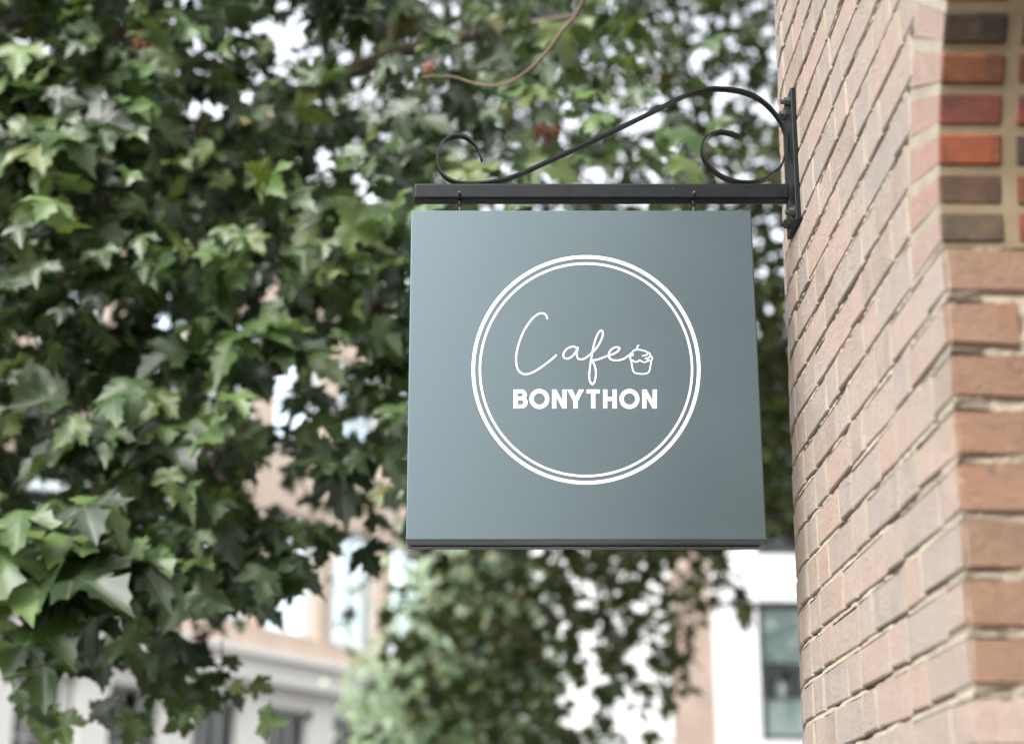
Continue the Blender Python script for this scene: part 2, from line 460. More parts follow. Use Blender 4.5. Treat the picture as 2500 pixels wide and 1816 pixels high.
# split: those that show are parts of their own, the rest one part
cand = []
for i, (c, rz, me, rx) in enumerate(bricks):
    pw = WMAT @ c; u, v, d = proj(pw)
    inv = -60 < u[0] < W_PX + 60 and -60 < v[0] < H_PX + 60 and (c.y < S0 + RC * math.sin(R(13)))
    if inv: cand.append((d[0], i))
cand.sort(); show = {i for _, i in cand[:285]}
rest = MB()
for i, (c, rz, me, rx) in enumerate(bricks):
    if i in show:
        o = link('brick', me, wall); o.location = c; o.rotation_euler = (rx * 0.3, 0, rz)
    else:
        mt = Matrix.Translation(c) @ Matrix.Rotation(rz, 4, 'Z')
        rest.add([mt @ v.co for v in me.vertices], [tuple(p_.vertices) for p_ in me.polygons])
ro_ = rest.build('brick_courses', [M_BRICK, M_JAMB], wall); ro_['kind'] = 'stuff'
# arch bricks, from the springing upwards
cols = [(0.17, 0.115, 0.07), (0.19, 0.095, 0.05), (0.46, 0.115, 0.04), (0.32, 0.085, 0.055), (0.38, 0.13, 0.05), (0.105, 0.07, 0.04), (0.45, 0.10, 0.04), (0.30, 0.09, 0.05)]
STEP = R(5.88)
M_ARCHFACE = brick_mat('lit_weathered_arch_face', [(0.0, (0.269, 0.165, 0.126)), (0.5, (0.274, 0.206, 0.168)), (1.0, (0.241, 0.177, 0.144))], (0.269, 0.165, 0.132), (0.168, 0.106, 0.084), 0.0)  # weathered bloom plus the paleness of the lit side, both put into the colour
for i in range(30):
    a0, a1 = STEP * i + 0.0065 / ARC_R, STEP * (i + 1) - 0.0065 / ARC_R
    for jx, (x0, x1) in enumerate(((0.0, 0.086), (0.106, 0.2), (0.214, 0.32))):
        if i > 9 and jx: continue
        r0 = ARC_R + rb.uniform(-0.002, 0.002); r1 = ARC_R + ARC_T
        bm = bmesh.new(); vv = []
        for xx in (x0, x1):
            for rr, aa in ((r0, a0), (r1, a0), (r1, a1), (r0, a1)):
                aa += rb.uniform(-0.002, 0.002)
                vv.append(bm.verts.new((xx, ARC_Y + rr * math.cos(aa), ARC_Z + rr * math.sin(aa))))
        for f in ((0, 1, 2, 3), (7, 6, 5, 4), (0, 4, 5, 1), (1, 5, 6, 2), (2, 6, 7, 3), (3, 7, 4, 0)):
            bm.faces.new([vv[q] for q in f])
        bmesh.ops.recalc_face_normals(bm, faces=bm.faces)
        for f in bm.faces: f.material_index = 1 if f.normal.x < -0.9 else 0  # lit outer face coloured paler than the shaded soffit of the same brick
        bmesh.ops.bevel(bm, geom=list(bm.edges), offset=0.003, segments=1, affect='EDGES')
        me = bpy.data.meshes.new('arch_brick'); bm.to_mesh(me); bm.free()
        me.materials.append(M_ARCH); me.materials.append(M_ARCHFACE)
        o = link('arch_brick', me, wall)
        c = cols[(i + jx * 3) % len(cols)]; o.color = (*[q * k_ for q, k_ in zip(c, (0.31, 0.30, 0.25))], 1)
# the unseen rest of the wall, drawn out, raised and darkened for the sign's reflection
body = MB()
body.box((0.004, -34.0, 0), (0.5, -2 * ARC_R - 0.0, ARC_Z + 0.0))
body.box((0.004, -34.0, ARC_Z + 0.001), (0.5, -2 * ARC_R - ARC_T - 0.01, 9.5))
n = 40; vs = []
for i in range(n + 1):
    y = -2 * ARC_R - ARC_T - 0.01 + i / n * (2 * ARC_R + 2 * ARC_T + 0.0)
    h = math.sqrt(max((ARC_R + ARC_T + 0.004) ** 2 - (y - ARC_Y) ** 2, 0)); y = min(y, 0.0)
    vs += [(0.006, y, ARC_Z + h), (0.006, y, 6.2)]
body.add(vs, [(2 * i, 2 * i + 2, 2 * i + 3, 2 * i + 1) for i in range(n)])
body.box((0.35, -2 * ARC_R, 0), (0.5, 0.3, 6.2))
body.box((0.06, 0.02, 6.201), (3.0, 3.0, 6.3))
body.build('wall_body', M_PLAINBRICK, wall)

# ------------------------------------------------------------------ the iron bracket
YB = 3.225                             # the beam's centre line
br = empty('sign_bracket', (0.598, YB, 2.9))
tag(br, 'black wrought iron wall bracket with a scroll above its square beam', 'bracket')
def B(me_name, mb, mats, **k):
    o = mb.build(me_name, mats, br, **k); o.matrix_parent_inverse = Matrix.Translation((-br.location.x, -br.location.y, -br.location.z)); return o
HB = 0.0175
ztop = at(1400, 447.5, YB - HB).z; zbot = at(1400, 484, YB - HB).z
xl = at(1011, 465, YB - HB).x
bb = MB(); bb.box((xl, YB - HB, zbot), (0.594, YB + HB, ztop)); B('beam', bb, M_IRON, bevel=0.004, seg=3)
zp1 = at(1931, 214, 3.17).z; zp0 = at(1942, 536, 3.17).z
tl = math.tan(LEAN)
pl = MB(); XP = 0.603
def px(z): return XP + (z - 2.55) * tl
pl.add([(px(z) - dx, y, z) for z in (zp0, zp1) for dx in (0.0105, 0.0005) for y in (3.17, 3.28)], [(0, 1, 3, 2), (4, 5, 7, 6), (0, 1, 5, 4), (2, 3, 7, 6), (0, 2, 6, 4), (1, 3, 7, 5)])
B('wall_plate', pl, M_IRON, bevel=0.0015, seg=2)
for (yy, zz) in ((3.193, at(1920, 237, 3.17).z), (3.257, at(1920, 237, 3.17).z), (3.193, zp0 + 0.025), (3.257, zp0 + 0.025)):
    x0 = px(zz) - 0.0105
    bo = MB()
    vs = []; 
    for xx in (x0 - 0.001, x0 - 0.010):
        for q in range(6): vs.append((xx, yy + 0.0095 * math.cos(q * math.pi / 3), zz + 0.0095 * math.sin(q * math.pi / 3)))
    bo.add(vs, [tuple(range(5, -1, -1)), tuple(range(6, 12))] + [(q, (q + 1) % 6, 6 + (q + 1) % 6, 6 + q) for q in range(6)])
    bo.tube([(x0 - 0.010, yy, zz), (x0 - 0.017, yy, zz)], 0.005, 8)
    bo.tube([(x0 + 0.0002, yy, zz), (x0 - 0.0018, yy, zz)], 0.0125, 12)
    B('bolt', bo, M_BOLT)
# scroll: one flat bar bent into an S with a curl at each end
sp = [(445,475),(432,432),(405,388),(360,352),(312,342),(262,354),(224,384),(202,428),(197,480),(212,530),(244,570),(292,596),(350,606),(420,606),(500,598),(590,578),
      (700,535),(850,466),(1000,397),(1200,303),(1400,206),(1500,153),(1600,108),(1700,84),(1800,84),(1900,101),(1985,140),(2055,203),(2103,270),(2128,335),
      (2134,400),(2125,460),(2100,512),(2060,552),(2010,584),(1950,600),(1890,600),(1840,592),(1785,572),(1735,540),(1695,500),(1670,455),(1663,410),(1676,370),(1712,337),(1762,322),(1815,328),(1872,346)]
cen = []
for (a, b) in sp:
    q = at(980 + a * 0.4409, 180 + b * 0.4409, YB - 0.004)
    if 330 < a < 450 and b > 590 or 1880 < a < 1960 and b > 595: q.z = max(q.z, ztop + 0.003)
    cen.append(q)
cen = spline(cen, 6)
scr = MB(); vs = []; HWD, TH = 0.010, 0.0019
for i, q in enumerate(cen):
    t = (cen[min(i + 1, len(cen) - 1)] - cen[max(i - 1, 0)]).normalized(); nn = Vector((-t.z, 0, t.x))
    q = q.copy(); q.y = YB
    if abs(nn.z) > 0.5 and q.z - TH < ztop: q.z = ztop + TH + 0.0004
    for dy, dn in ((-HWD, -TH), (HWD, -TH), (HWD, TH), (-HWD, TH)):
        vs.append(q + Vector((0, dy, 0)) + nn * dn)
m = len(cen)
scr.add(vs, [(i * 4 + j, i * 4 + (j + 1) % 4, i * 4 + 4 + (j + 1) % 4, i * 4 + 4 + j) for i in range(m - 1) for j in range(4)] + [(0, 1, 2, 3), (4 * m - 1, 4 * m - 2, 4 * m - 3, 4 * m - 4)])
B('scroll', scr, M_IRON)
wd = MB()
for (a, b, r_) in ((2137, 352, 0.0045), (2139, 366, 0.004), (2138, 380, 0.0035)):
    q = at(980 + a * 0.4409, 180 + b * 0.4409, YB); wd.tube([q + Vector((0, -0.008, 0)), q + Vector((0, 0.008, 0))], r_, 8)
B('weld', wd, M_IRON, smooth=True)

# a withered leaf caught in the inner curl of the scroll
dl = MB(); rl = random.Random(3)
q0 = at(1764, 324, YB); 
for k in range(4):
    a = q0 + Vector((k * 0.0085, rl.uniform(-0.007, 0.007), rl.uniform(-0.002, 0.003)))
    dl.add([a + Vector((rl.uniform(-1, 1) * 0.010, rl.uniform(-1, 1) * 0.008, rl.uniform(-0.006, 0.004))) for _ in range(4)] + [a + Vector((0, 0, 0.004))], [(0, 1, 4), (1, 2, 4), (2, 3, 4), (3, 0, 4)])
tag(dl.build('dried_leaf', M_BROWNLEAF), 'shrivelled brown leaf caught in the inner curl of the iron scroll', 'leaf')

# ------------------------------------------------------------------ the hanging sign
TS = 0.094; YF = YB - TS / 2
sx0 = at(1004, 515, YF).x; sx1 = at(1834, 513, YF).x
sz1 = at(1400, 514, YF).z; sz0 = at(1400, 1318, YF).z
sg = empty('cafe_sign', ((sx0 + sx1) / 2, YB, sz0))
tag(sg, 'square blue grey cafe sign with white rings and lettering, hung from the beam', 'sign')
SINV = Matrix.Translation(-sg.location)
def S(name, mb, mats, **k):
    o = mb.build(name, mats, sg, **k); o.matrix_parent_inverse = SINV; return o
pn = MB(); pn.box((sx0, YF, sz0), (sx1, YB + TS / 2, sz1)); S('panel', pn, M_PANEL, bevel=0.0022, seg=2)
tr = MB(); tr.box((sx0 + 0.006, YF + 0.055, sz0 - 0.0015), (sx1 - 0.006, YF + 0.057, sz0 + 0.002)); S('bottom_seam', tr, M_IRON)
YPR = YF - 0.0006
def flat(polys, name, parent_fn=S):
    """polys: list of (outline points, faces) in photograph pixels, laid on the sign's face as thin vinyl"""
    mb = MB()
    for j, (pts, fs) in enumerate(polys):
        mb.add([Vector((at(u, v, YF).x, YPR - j * 0.00004 - k * 0.0000008, at(u, v, YF).z)) for k, (u, v) in enumerate(pts)], fs)
    me = mb.mesh(name, M_PRINT)
    bm = bmesh.new(); bm.from_mesh(me)
    bmesh.ops.remove_doubles(bm, verts=bm.verts, dist=1e-6)
    for f in bm.faces:
        f.normal_update()
        if f.normal.y > 0: f.normal_flip()
    bm.to_mesh(me); bm.free()
    o = link(name, me, sg); o.matrix_parent_inverse = SINV
    return o
def ringpoly(cx, cy, r0, r1, a0=0.0, a1=2 * math.pi, n=120, sx=1.0, sy=1.0):
    pts = []; fs = []
    for i in range(n + 1):
        a = a0 + (a1 - a0) * i / n
        for r_ in (r0, r1): pts.append((cx + r_ * sx * math.cos(a), cy + r_ * sy * math.sin(a)))
    for i in range(n): fs.append((2 * i, 2 * i + 1, 2 * i + 3, 2 * i + 2))
    return pts, fs
def quad(*p): return list(p), [tuple(range(len(p)))]
def rect(x0, y0, x1, y1): return quad((x0, y0), (x1, y0), (x1, y1), (x0, y1))
RCX, RCY = 1430.6, 903.0
flat([ringpoly(RCX, RCY, 271.0, 279.4, n=160)], 'outer_ring')
flat([ringpoly(RCX, RCY, 256.3, 261.7, n=160)], 'inner_ring')
Zs = 600 / 1647
def z5(x, y): return 1150 + x * Zs, 600 + y * Zs
def ribbon(pts, w, closed=False, n=8):
    P = spline([Vector((x, y, 0)) for x, y in pts], n); out = []; fs = []
    for i, q in enumerate(P):
        t = (P[min(i + 1, len(P) - 1)] - P[max(i - 1, 0)]); t.normalize(); nn = Vector((-t.y, t.x, 0)) * (w / 2)
        out += [z5(*(q + nn)[:2]), z5(*(q - nn)[:2])]
    for i in range(len(P) - 1): fs.append((2 * i, 2 * i + 1, 2 * i + 3, 2 * i + 2))
    res = [(out, fs)]
    for e in (P[0], P[-1]):
        c = [z5(e.x + w / 2 * math.cos(k * math.pi / 6), e.y + w / 2 * math.sin(k * math.pi / 6)) for k in range(12)]
        res.append((c, [tuple(range(12))]))
    return res
C_ = [(510,488),(504,468),(490,456),(470,453),(445,461),(415,485),(385,522),(355,570),(327,635),(309,700),(302,750),(305,802),(320,838),(345,857),(372,861),(410,850),(450,828),(500,793),(545,757),(570,734)]
A_ = [(712,688),(692,677),(667,679),(641,693),(623,716),(618,738),(628,753),(646,757),(668,748),(690,728),(707,702),(717,682),(709,712),(709,738),(719,757),(741,762),(768,752),(800,727),(835,693),(864,648),(881,606),(883,579),(872,569),(856,581),(838,616),(822,671),(808,740),(797,810),(792,868),(796,905),(809,927),(823,921),(833,890),(837,852),(831,815),(821,787),(808,768),(830,767),(858,760),(890,748),(920,737),(958,724),(984,707),(995,690),(985,681),(964,682),(941,695),(926,716),(922,738),(931,757),(951,767),(982,769),(1020,760),(1050,741),(1074,722)]
flat(ribbon(C_, 11.5), 'script_letter')
flat(ribbon(A_, 11), 'script_lettering')
cup = []
for pts in ([(1122,668),(1113,679),(1116,690),(1126,699)],
            [(1083,768),(1069,762),(1066,749),(1074,737),(1086,731),(1080,716),(1091,702),(1112,697),(1142,700),(1166,706),(1184,717),(1174,733),(1150,738)],
            [(1184,717),(1197,722),(1200,738),(1190,751),(1168,757)],
            [(1200,736),(1212,746),(1213,761),(1201,770),(1184,764)],
            [(1083,768),(1097,779),(1116,777),(1131,768),(1147,778),(1166,781),(1185,773),(1202,770)],
            [(1072,766),(1078,800),(1085,835),(1096,851),(1120,858),(1150,860),(1180,855),(1194,840),(1201,808),(1207,775)]):
    cup += ribbon(pts, 8.5, n=6)
flat(cup, 'cupcake_emblem')
T0, T1, SW = 963.5, 1089.5, 27.5
def z5p(p): return [z5(*q) for q in p]
def zpoly(*p): return z5p(p), [tuple(range(len(p)))]
def zrect(x0, y0, x1, y1): return zpoly((x0, y0), (x1, y0), (x1, y1), (x0, y1))
def zring(cx, cy, r0x, r0y, r1x, r1y, a0=0, a1=2 * math.pi, n=40):
    pts = []; fs = []
    for i in range(n + 1):
        a = a0 + (a1 - a0) * i / n
        pts += [z5(cx + r0x * math.cos(a), cy + r0y * math.sin(a)), z5(cx + r1x * math.cos(a), cy + r1y * math.sin(a))]
    for i in range(n): fs.append((2 * i, 2 * i + 1, 2 * i + 3, 2 * i + 2))
    return pts, fs
def zB(x):
    h = math.pi / 2; mid = 1022
    return [zrect(x, T0, x + SW, T1), zrect(x + SW, T0, x + 52, T0 + 24), zrect(x + SW, mid - 11, x + 56, mid + 12), zrect(x + SW, T1 - 25, x + 56, T1),
            zring(x + 52, (T0 + mid + 12) / 2 - 0.5, 10, 12, 36, (mid + 12 - T0) / 2 - 0.5, -h, h, 20), zring(x + 56, (mid - 11 + T1) / 2, 10, 15, 37, (T1 - mid + 11) / 2, -h, h, 20)]
def zO(x0, x1): 
    c = (x0 + x1) / 2; r_ = (x1 - x0) / 2
    return [zring(c, (T0 + T1) / 2, r_ - SW, 66.5 - SW, r_, 66.5)]
def zN(x0, x1): return [zrect(x0, T0, x0 + SW, T1), zrect(x1 - SW, T0, x1, T1), zpoly((x0 + SW, T0), (x0 + SW, T0 + 48), (x1 - SW, T1), (x1 - SW, T1 - 48))]
def zY(x0, x1):
    c = (x0 + x1) / 2; s_ = SW / 2
    return [zrect(c - s_, 1042, c + s_, T1), zpoly((x0, T0), (x0 + 33, T0), (c, 1012), (c, 1042), (c - s_, 1042)), zpoly((x1, T0), (x1 - 33, T0), (c, 1012), (c, 1042), (c + s_, 1042))]
def zT(x0, x1):
    c = (x0 + x1) / 2; return [zrect(x0, T0, x1, T0 + 26), zrect(c - SW / 2, T0 + 26, c + SW / 2, T1)]
def zH(x0, x1): return [zrect(x0, T0, x0 + SW, T1), zrect(x1 - SW, T0, x1, T1), zrect(x0 + SW, 1013, x1 - SW, 1039)]
for lt in (zB(285), zO(392, 524), zN(543, 640), zY(645, 756), zT(775, 862), zH(885, 976), zO(995, 1128), zN(1147, 1245)):
    flat(lt, 'letter')
# eye bolts that hang the panel from the beam
for u in (1123, 1692):
    x = at(u, 505, YB).x; hk = MB()
    hk.tube([(x, YB - 0.006, zbot + 0.002), (x, YB - 0.006, zbot - 0.012)], 0.0045, 10)
    hk.tube([(x, YB - 0.006, zbot - 0.010), (x, YB - 0.006, sz1 + 0.004)], 0.0028, 8)
    c = Vector((x + 0.001, YB - 0.006, sz1 + 0.007))
    hk.tube([c + Vector((0.0075 * math.cos(a * math.pi / 8), 0.002 * math.sin(a), 0.0075 * math.sin(a * math.pi / 8))) for a in range(17)], 0.0022, 6)
    hk.tube([(x, YB - 0.006, sz1 - 0.001), (x, YB - 0.006, sz1 + 0.003)], 0.008, 12)
    hk.tube([(x, YF + 0.0005 + 0.012, zbot + 0.006), (x, YB - 0.006, zbot + 0.003)], 0.0035, 8)
    S('eye_bolt', hk, M_BOLT, smooth=True)

# ------------------------------------------------------------------ foliage
HALF = [(0.0, 0.0), (0.12, -0.10), (0.24, -0.08), (0.40, -0.10), (0.38, 0.02), (0.50, 0.10), (0.36, 0.17), (0.52, 0.20), (0.53, 0.29), (0.70, 0.42), (0.55, 0.43), (0.50, 0.54), (0.38, 0.49), (0.22, 0.46), (0.25, 0.58), (0.33, 0.68), (0.20, 0.73), (0.17, 0.86), (0.08, 0.88), (0.0, 1.05)]
HALF_LO = [(0.0, 0.0), (0.27, -0.12), (0.42, 0.04), (0.34, 0.16), (0.66, 0.43), (0.23, 0.46), (0.20, 0.72), (0.0, 1.03)]
HALF_OVAL = [(0.0, 0.0), (0.33, 0.15), (0.40, 0.45), (0.22, 0.8), (0.0, 1.0)]
def leaf_shape(half, fold, droop, wave, rng):
    out = half + [(-x, y) for x, y in reversed(half[1:-1])]
    pts = [(0.0, 0.30)] + out
    V = []
    for i, (x, y) in enumerate(pts):
        ex = x + rng.uniform(-0.02, 0.02) * (i > 1); ey = y + rng.uniform(-0.02, 0.02) * (i > 1)
        z = fold * abs(ex) - droop * (ex * ex * 0.9 + (max(ey, 0) - 0.1) ** 2) + wave * math.sin(ex * 9 + ey * 7) * 0.05
        V.append((ex, ey, z))
    n_ = len(out)
    if n_ < 20: return np.array(V), np.array([(0, 1 + i, 1 + (i + 1) % n_) for i in range(n_)])
    def zz(x, y):
        th = math.atan2(x, y - 0.2); r_ = math.hypot(x, y - 0.2)
        return fold * math.sqrt(x * x + 0.004) - droop * (x * x * 0.8 + (max(y, 0) - 0.1) ** 2) + 0.07 * wave * r_ * math.cos(5 * th + 3.1) + 0.03 * wave * math.sin(x * 11 + y * 8)
    V = [(x, y, zz(x, y)) for x, y, _ in V]; m_ = n_ // 2; Fc = []
    for i in range(m_):
        x = 0.5 * (V[1 + 2 * i][0]); y = 0.3 + 0.5 * (V[1 + 2 * i][1] - 0.3); V.append((x, y, zz(x, y)))
    for i in range(m_):
        o0, o1, o2 = 1 + 2 * i, 2 + 2 * i, 1 + (2 * i + 2) % n_; r0, r1 = 1 + n_ + i, 1 + n_ + (i + 1) % m_
        Fc += [(r0, o0, o1), (r0, o1, r1), (r1, o1, o2), (0, r0, r1)]
    return np.array(V), np.array(Fc)
def leaf_meshdata(shape, mat, name='leaf'):
    V, Fc = shape
    me = bpy.data.meshes.new(name); me.from_pydata(V.tolist(), [], Fc.tolist())
    uvl = me.uv_layers.new(name='UVMap')
    idx = np.empty(len(me.loops), dtype=np.int32); me.loops.foreach_get('vertex_index', idx)
    uvl.data.foreach_set('uv', V[idx][:, :2].astype(np.float32).ravel())
    me.materials.append(mat); me.polygons.foreach_set('use_smooth', [True] * len(me.polygons)); me.update()
    return me
def mass_mesh(name, shapes, which, pos, fx, fy, fz, size, mat):
    """one mesh of many leaves"""
    Vs, Fs, UVs, base = [], [], [], 0
    for k, (V, Fc) in enumerate(shapes):
        sel = np.where(which == k)[0]
        if len(sel) == 0: continue
        s = size[sel][:, None, None]
        W = pos[sel][:, None, :] + s * (V[None, :, 0:1] * fx[sel][:, None, :] + V[None, :, 1:2] * fy[sel][:, None, :] + V[None, :, 2:3] * fz[sel][:, None, :])
        nvp = len(V); off = base + np.arange(len(sel)) * nvp
        Vs.append(W.reshape(-1, 3)); Fs.append((Fc[None] + off[:, None, None]).reshape(-1, 3))
        UVs.append(np.broadcast_to(V[None, :, :2], (len(sel), nvp, 2)).reshape(-1, 2)); base += len(sel) * nvp
    V = np.concatenate(Vs).astype(np.float32); Fc = np.concatenate(Fs).astype(np.int32); UV = np.concatenate(UVs).astype(np.float32)
    me = bpy.data.meshes.new(name)
    me.vertices.add(len(V)); me.vertices.foreach_set('co', V.ravel())
    me.loops.add(len(Fc) * 3); me.loops.foreach_set('vertex_index', Fc.ravel())
    me.polygons.add(len(Fc)); me.polygons.foreach_set('loop_start', np.arange(0, len(Fc) * 3, 3, dtype=np.int32))
    me.polygons.foreach_set('loop_total', np.full(len(Fc), 3, dtype=np.int32))
    me.polygons.foreach_set('use_smooth', np.ones(len(Fc), dtype=bool))
    uvl = me.uv_layers.new(name='UVMap'); uvl.data.foreach_set('uv', UV[Fc.ravel()].ravel())
    me.materials.append(mat); me.update(calc_edges=True); me.validate()
    return me
def unit(a): return a / np.maximum(np.linalg.norm(a, axis=1, keepdims=True), 1e-9)
def frames(nrm, tip):
    fz = unit(nrm); fy = unit(tip - (tip * fz).sum(1, keepdims=True) * fz); fx = np.cross(fy, fz)
    return fx, fy, fz
def foliage(tree, base, pos, nrm, tip, size, shapes, mat, n_single, rng, single=None, which=None):
    """the leaves that show largest are parts of their own, the rest is one part"""
    n_ = len(pos)
    if which is None: which = rng.integers(0, len(shapes), n_)
    fx, fy, fz = frames(nrm, tip)
    ctr = pos + fy * size[:, None] * 0.4
    u, v, d = proj(ctr)
    px_ = size / np.maximum(d, 0.1) * F_PX
    if single is None:
        cell = 14; G = np.zeros((int(H_PX / cell) + 2, int(W_PX / cell) + 2), dtype=bool); vis = []
        for i in np.argsort(d):
            if not (0 <= u[i] < W_PX and 0 <= v[i] < H_PX): continue
            r_ = max(1, int(px_[i] * 0.33 / cell)); a, b = int(v[i] / cell), int(u[i] / cell)
            sub = G[max(a - r_, 0):a + r_ + 1, max(b - r_, 0):b + r_ + 1]
            if sub.mean() < 0.6: vis.append(i)
            sub[:] = True
        vis.sort(key=lambda i: -px_[i]); single = vis[:n_single]
    smask = np.zeros(n_, dtype=bool); smask[np.array(single, dtype=int)] = True
    mes = [leaf_meshdata(s_, mat) for s_ in shapes]
    binv = Matrix.Translation(-Vector(base))
    for i in np.where(smask)[0]:
        o = bpy.data.objects.new('leaf', mes[which[i]]); COL.objects.link(o); o.parent = tree; o.matrix_parent_inverse = binv
        m4 = Matrix(((*[fx[i][0], fy[i][0], fz[i][0]], pos[i][0]), (*[fx[i][1], fy[i][1], fz[i][1]], pos[i][1]), (*[fx[i][2], fy[i][2], fz[i][2]], pos[i][2]), (0, 0, 0, 1)))
        o.matrix_basis = m4 @ Matrix.Scale(float(size[i]), 4)
    k = ~smask
    me = mass_mesh('leaf_mass', shapes, which[k], pos[k], fx[k], fy[k], fz[k], size[k], mat)
    o = link('leaf_mass', me, tree); o.matrix_parent_inverse = binv; o['kind'] = 'stuff'
def wood(tree, base, name, pts, rads, mat, n=8):
    mb = MB(); mb.tube(spline([Vector(q) for q in pts], 5), np.interp(np.linspace(0, 1, (len(pts) - 1) * 5 + 1), np.linspace(0, 1, len(rads)), rads).tolist(), n)
    o = mb.build(name, mat, tree, smooth=True); o.matrix_parent_inverse = Matrix.Translation(-Vector(base)); return o

rng = np.random.default_rng(11)
pr = random.Random(21)
SH = [leaf_shape(HALF, f, d_, w, pr) for f, d_, w in ((0.18, 0.35, 1), (0.30, 0.25, 1.6), (0.08, 0.5, 1), (0.45, 0.4, 0.8), (-0.15, 0.3, 1.6), (0.15, 0.75, 1.0), (0.6, 0.1, 1.3), (0.0, 0.15, 2.2))]
SH_LO = [leaf_shape(HALF_LO, f, d_, w, pr) for f, d_, w in ((0.2, 0.35, 1), (0.35, 0.3, 0.6), (0.05, 0.5, 1))]
SH_OV = [leaf_shape(HALF_OVAL, f, d_, w, pr) for f, d_, w in ((0.25, 0.3, 1), (0.1, 0.5, 1))]

# --- the near plane tree: fills the left half and reaches over the sign
def pv(q): return np.array(q)
def sprays_from(centers, per, spread, size, rng, ncam=0.55, nup=0.75, nrand=0.5, tipdown=0.5, tipcam=0.2):
    P_, N_, T_, Sz = [], [], [], []
    for c in centers:
        k = rng.integers(per[0], per[1] + 1)
        ax = rng.normal(size=3); ax[2] -= 0.4; ax[1] -= 0.3; ax /= np.linalg.norm(ax)
        nb = np.array([rng.normal() * 0.35, -ncam, nup]) + rng.normal(size=3) * 0.25
        for j in range(k):
            o_ = rng.normal(size=3) * spread * np.array([1, 1, 0.75]) + ax * spread * rng.uniform(-1, 1)
            P_.append(c + o_); N_.append(nb + rng.normal(size=3) * nrand)
            out = o_ / (np.linalg.norm(o_) + 1e-6)
            T_.append(out * 0.7 + np.array([0, -tipcam, -tipdown]) + rng.normal(size=3) * 0.3); Sz.append(rng.uniform(*size))
    return np.array(P_), np.array(N_), np.array(T_), np.array(Sz)

LOW_U = [-900, 0, 120, 330, 470, 560, 640, 720, 790, 860, 930, 1000, 1060, 1150]
LOW_V = [1750, 1640, 1560, 1640, 1560, 1500, 1500, 1430, 1350, 1280, 1230, 1270, 700, 520]
def near_ok(u, v, r):
    lo = np.interp(u, LOW_U, LOW_V)
    if v > lo - 60 + r.normal() * 35: return False
    pr_ = 1.0
    if u > 1000: pr_ = np.interp(u, [1000, 1250, 1500, 1900], [0.68, 0.32, 0.16, 0.0]) * (1.0 if v < 420 else 0.6)
    # thinner places where the sky and the building show through
    for (hu, hv, hr, k_) in ((690, 90, 90, .12), (900, 90, 120, .12), (470, 250, 60, .35), (800, 390, 55, .15), (940, 240, 80, .12), (620, 740, 65, .12), (680, 920, 80, .15), (860, 880, 80, .15),
                             (900, 1050, 70, .2), (660, 1130, 70, .15), (880, 1230, 90, .2), (330, 870, 60, .4), (190, 1010, 90, .4), (290, 650, 40, .4), (1130, 380, 70, .2), (60, 590, 50, .6), (250, 1540, 80, .25), (60, 120, 50, .5)):
        if (u - hu) ** 2 + (v - hv) ** 2 < hr * hr: pr_ *= k_
    return r.random() < pr_
GAPS = []
def gaps(ox, oy, k, txt):
    for q in txt.split():
        a, b, c = (float(x) for x in q.split(',')); GAPS.append((ox + a * k, oy + b * k, c * k))
gaps(0, 0, .3643, '1940,40,60 1890,240,60 1890,340,70 2090,370,70 2010,230,40 1960,400,40 2045,600,50 2145,550,30 1320,660,45 1310,755,45 1420,715,30 1475,760,30 1650,655,40 1620,210,30 1300,300,50 140,295,35 210,290,35 280,330,30 1010,1240,50 1030,1330,30 1150,40,45 2180,1060,60 2190,1150,50 1760,180,30 2110,150,40')
gaps(800, 0, .3643, '240,45,35 120,210,35 195,210,50 285,190,40 265,320,80 555,40,40 570,130,35 720,20,40 870,50,40 390,150,60 245,500,80 220,600,90 390,520,60 390,640,70 550,560,60 190,670,40 20,1090,90 855,350,30 920,350,25 880,490,35 1330,750,50 1400,695,30 1560,740,70 1550,840,70 1490,930,40 910,990,90 1100,1000,50 1220,960,45 900,1090,70 990,870,30 220,1160,35 225,1250,35 700,1180,40 650,740,40 740,640,60')
gaps(0, 600, .4554, '650,70,50 610,130,40 1370,290,70 1350,400,70 1330,500,70 1450,180,35 1490,240,30 1760,350,60 560,350,40 150,510,60 1510,760,80 1580,680,60 1850,580,90 1700,720,50 1810,770,60 2000,700,90 2110,770,60 1450,900,90 1950,970,80 1810,990,45 1600,980,60 1470,1190,70 1380,1280,60 1480,1330,50 1400,1390,60 1560,1390,60 1640,1470,80 1670,1260,60 2080,1180,110 2150,1280,60 1770,1330,50 1940,1330,40 2040,1480,90 1920,1490,50 440,970,60 300,930,60 240,820,30 550,610,60 430,650,35 800,640,70 820,530,40 450,310,40 990,450,50 830,390,40 160,1180,50 210,1290,60 220,1380,40 40,1090,40 570,960,30')
gaps(0, 1216, .3643, '190,730,90 120,830,60 720,890,90 660,990,60 920,970,90 430,1020,50 490,1090,40 1210,840,60 1160,1010,70 430,1220,60 320,1190,60 380,1400,90 1010,1400,100 740,1240,60 2090,370,80 1840,360,40')
def keep_leaf(ctr, size, rng, low):
    u, v, d = proj(ctr); px_ = size / np.maximum(d, .1) * F_PX; ok = np.ones(len(u), bool)
    for (a, b, r_) in GAPS:
        ok &= ~((u - a) ** 2 + (v - b) ** 2 < (r_ * 0.62 + 0.30 * px_) ** 2)
    ok &= v < np.interp(u, LOW_U, LOW_V) + low + rng.normal(size=len(u)) * 25
    return ok
cents = []
while len(cents) < 1750:
    Y = 5.2 + 4.8 * rng.random() ** 1.1
    u, v = rng.uniform(-1000, 1750), rng.uniform(-1100, 1780)
    if near_ok(u, v, rng): cents.append(np.array(at(u, v, Y)))
back = []
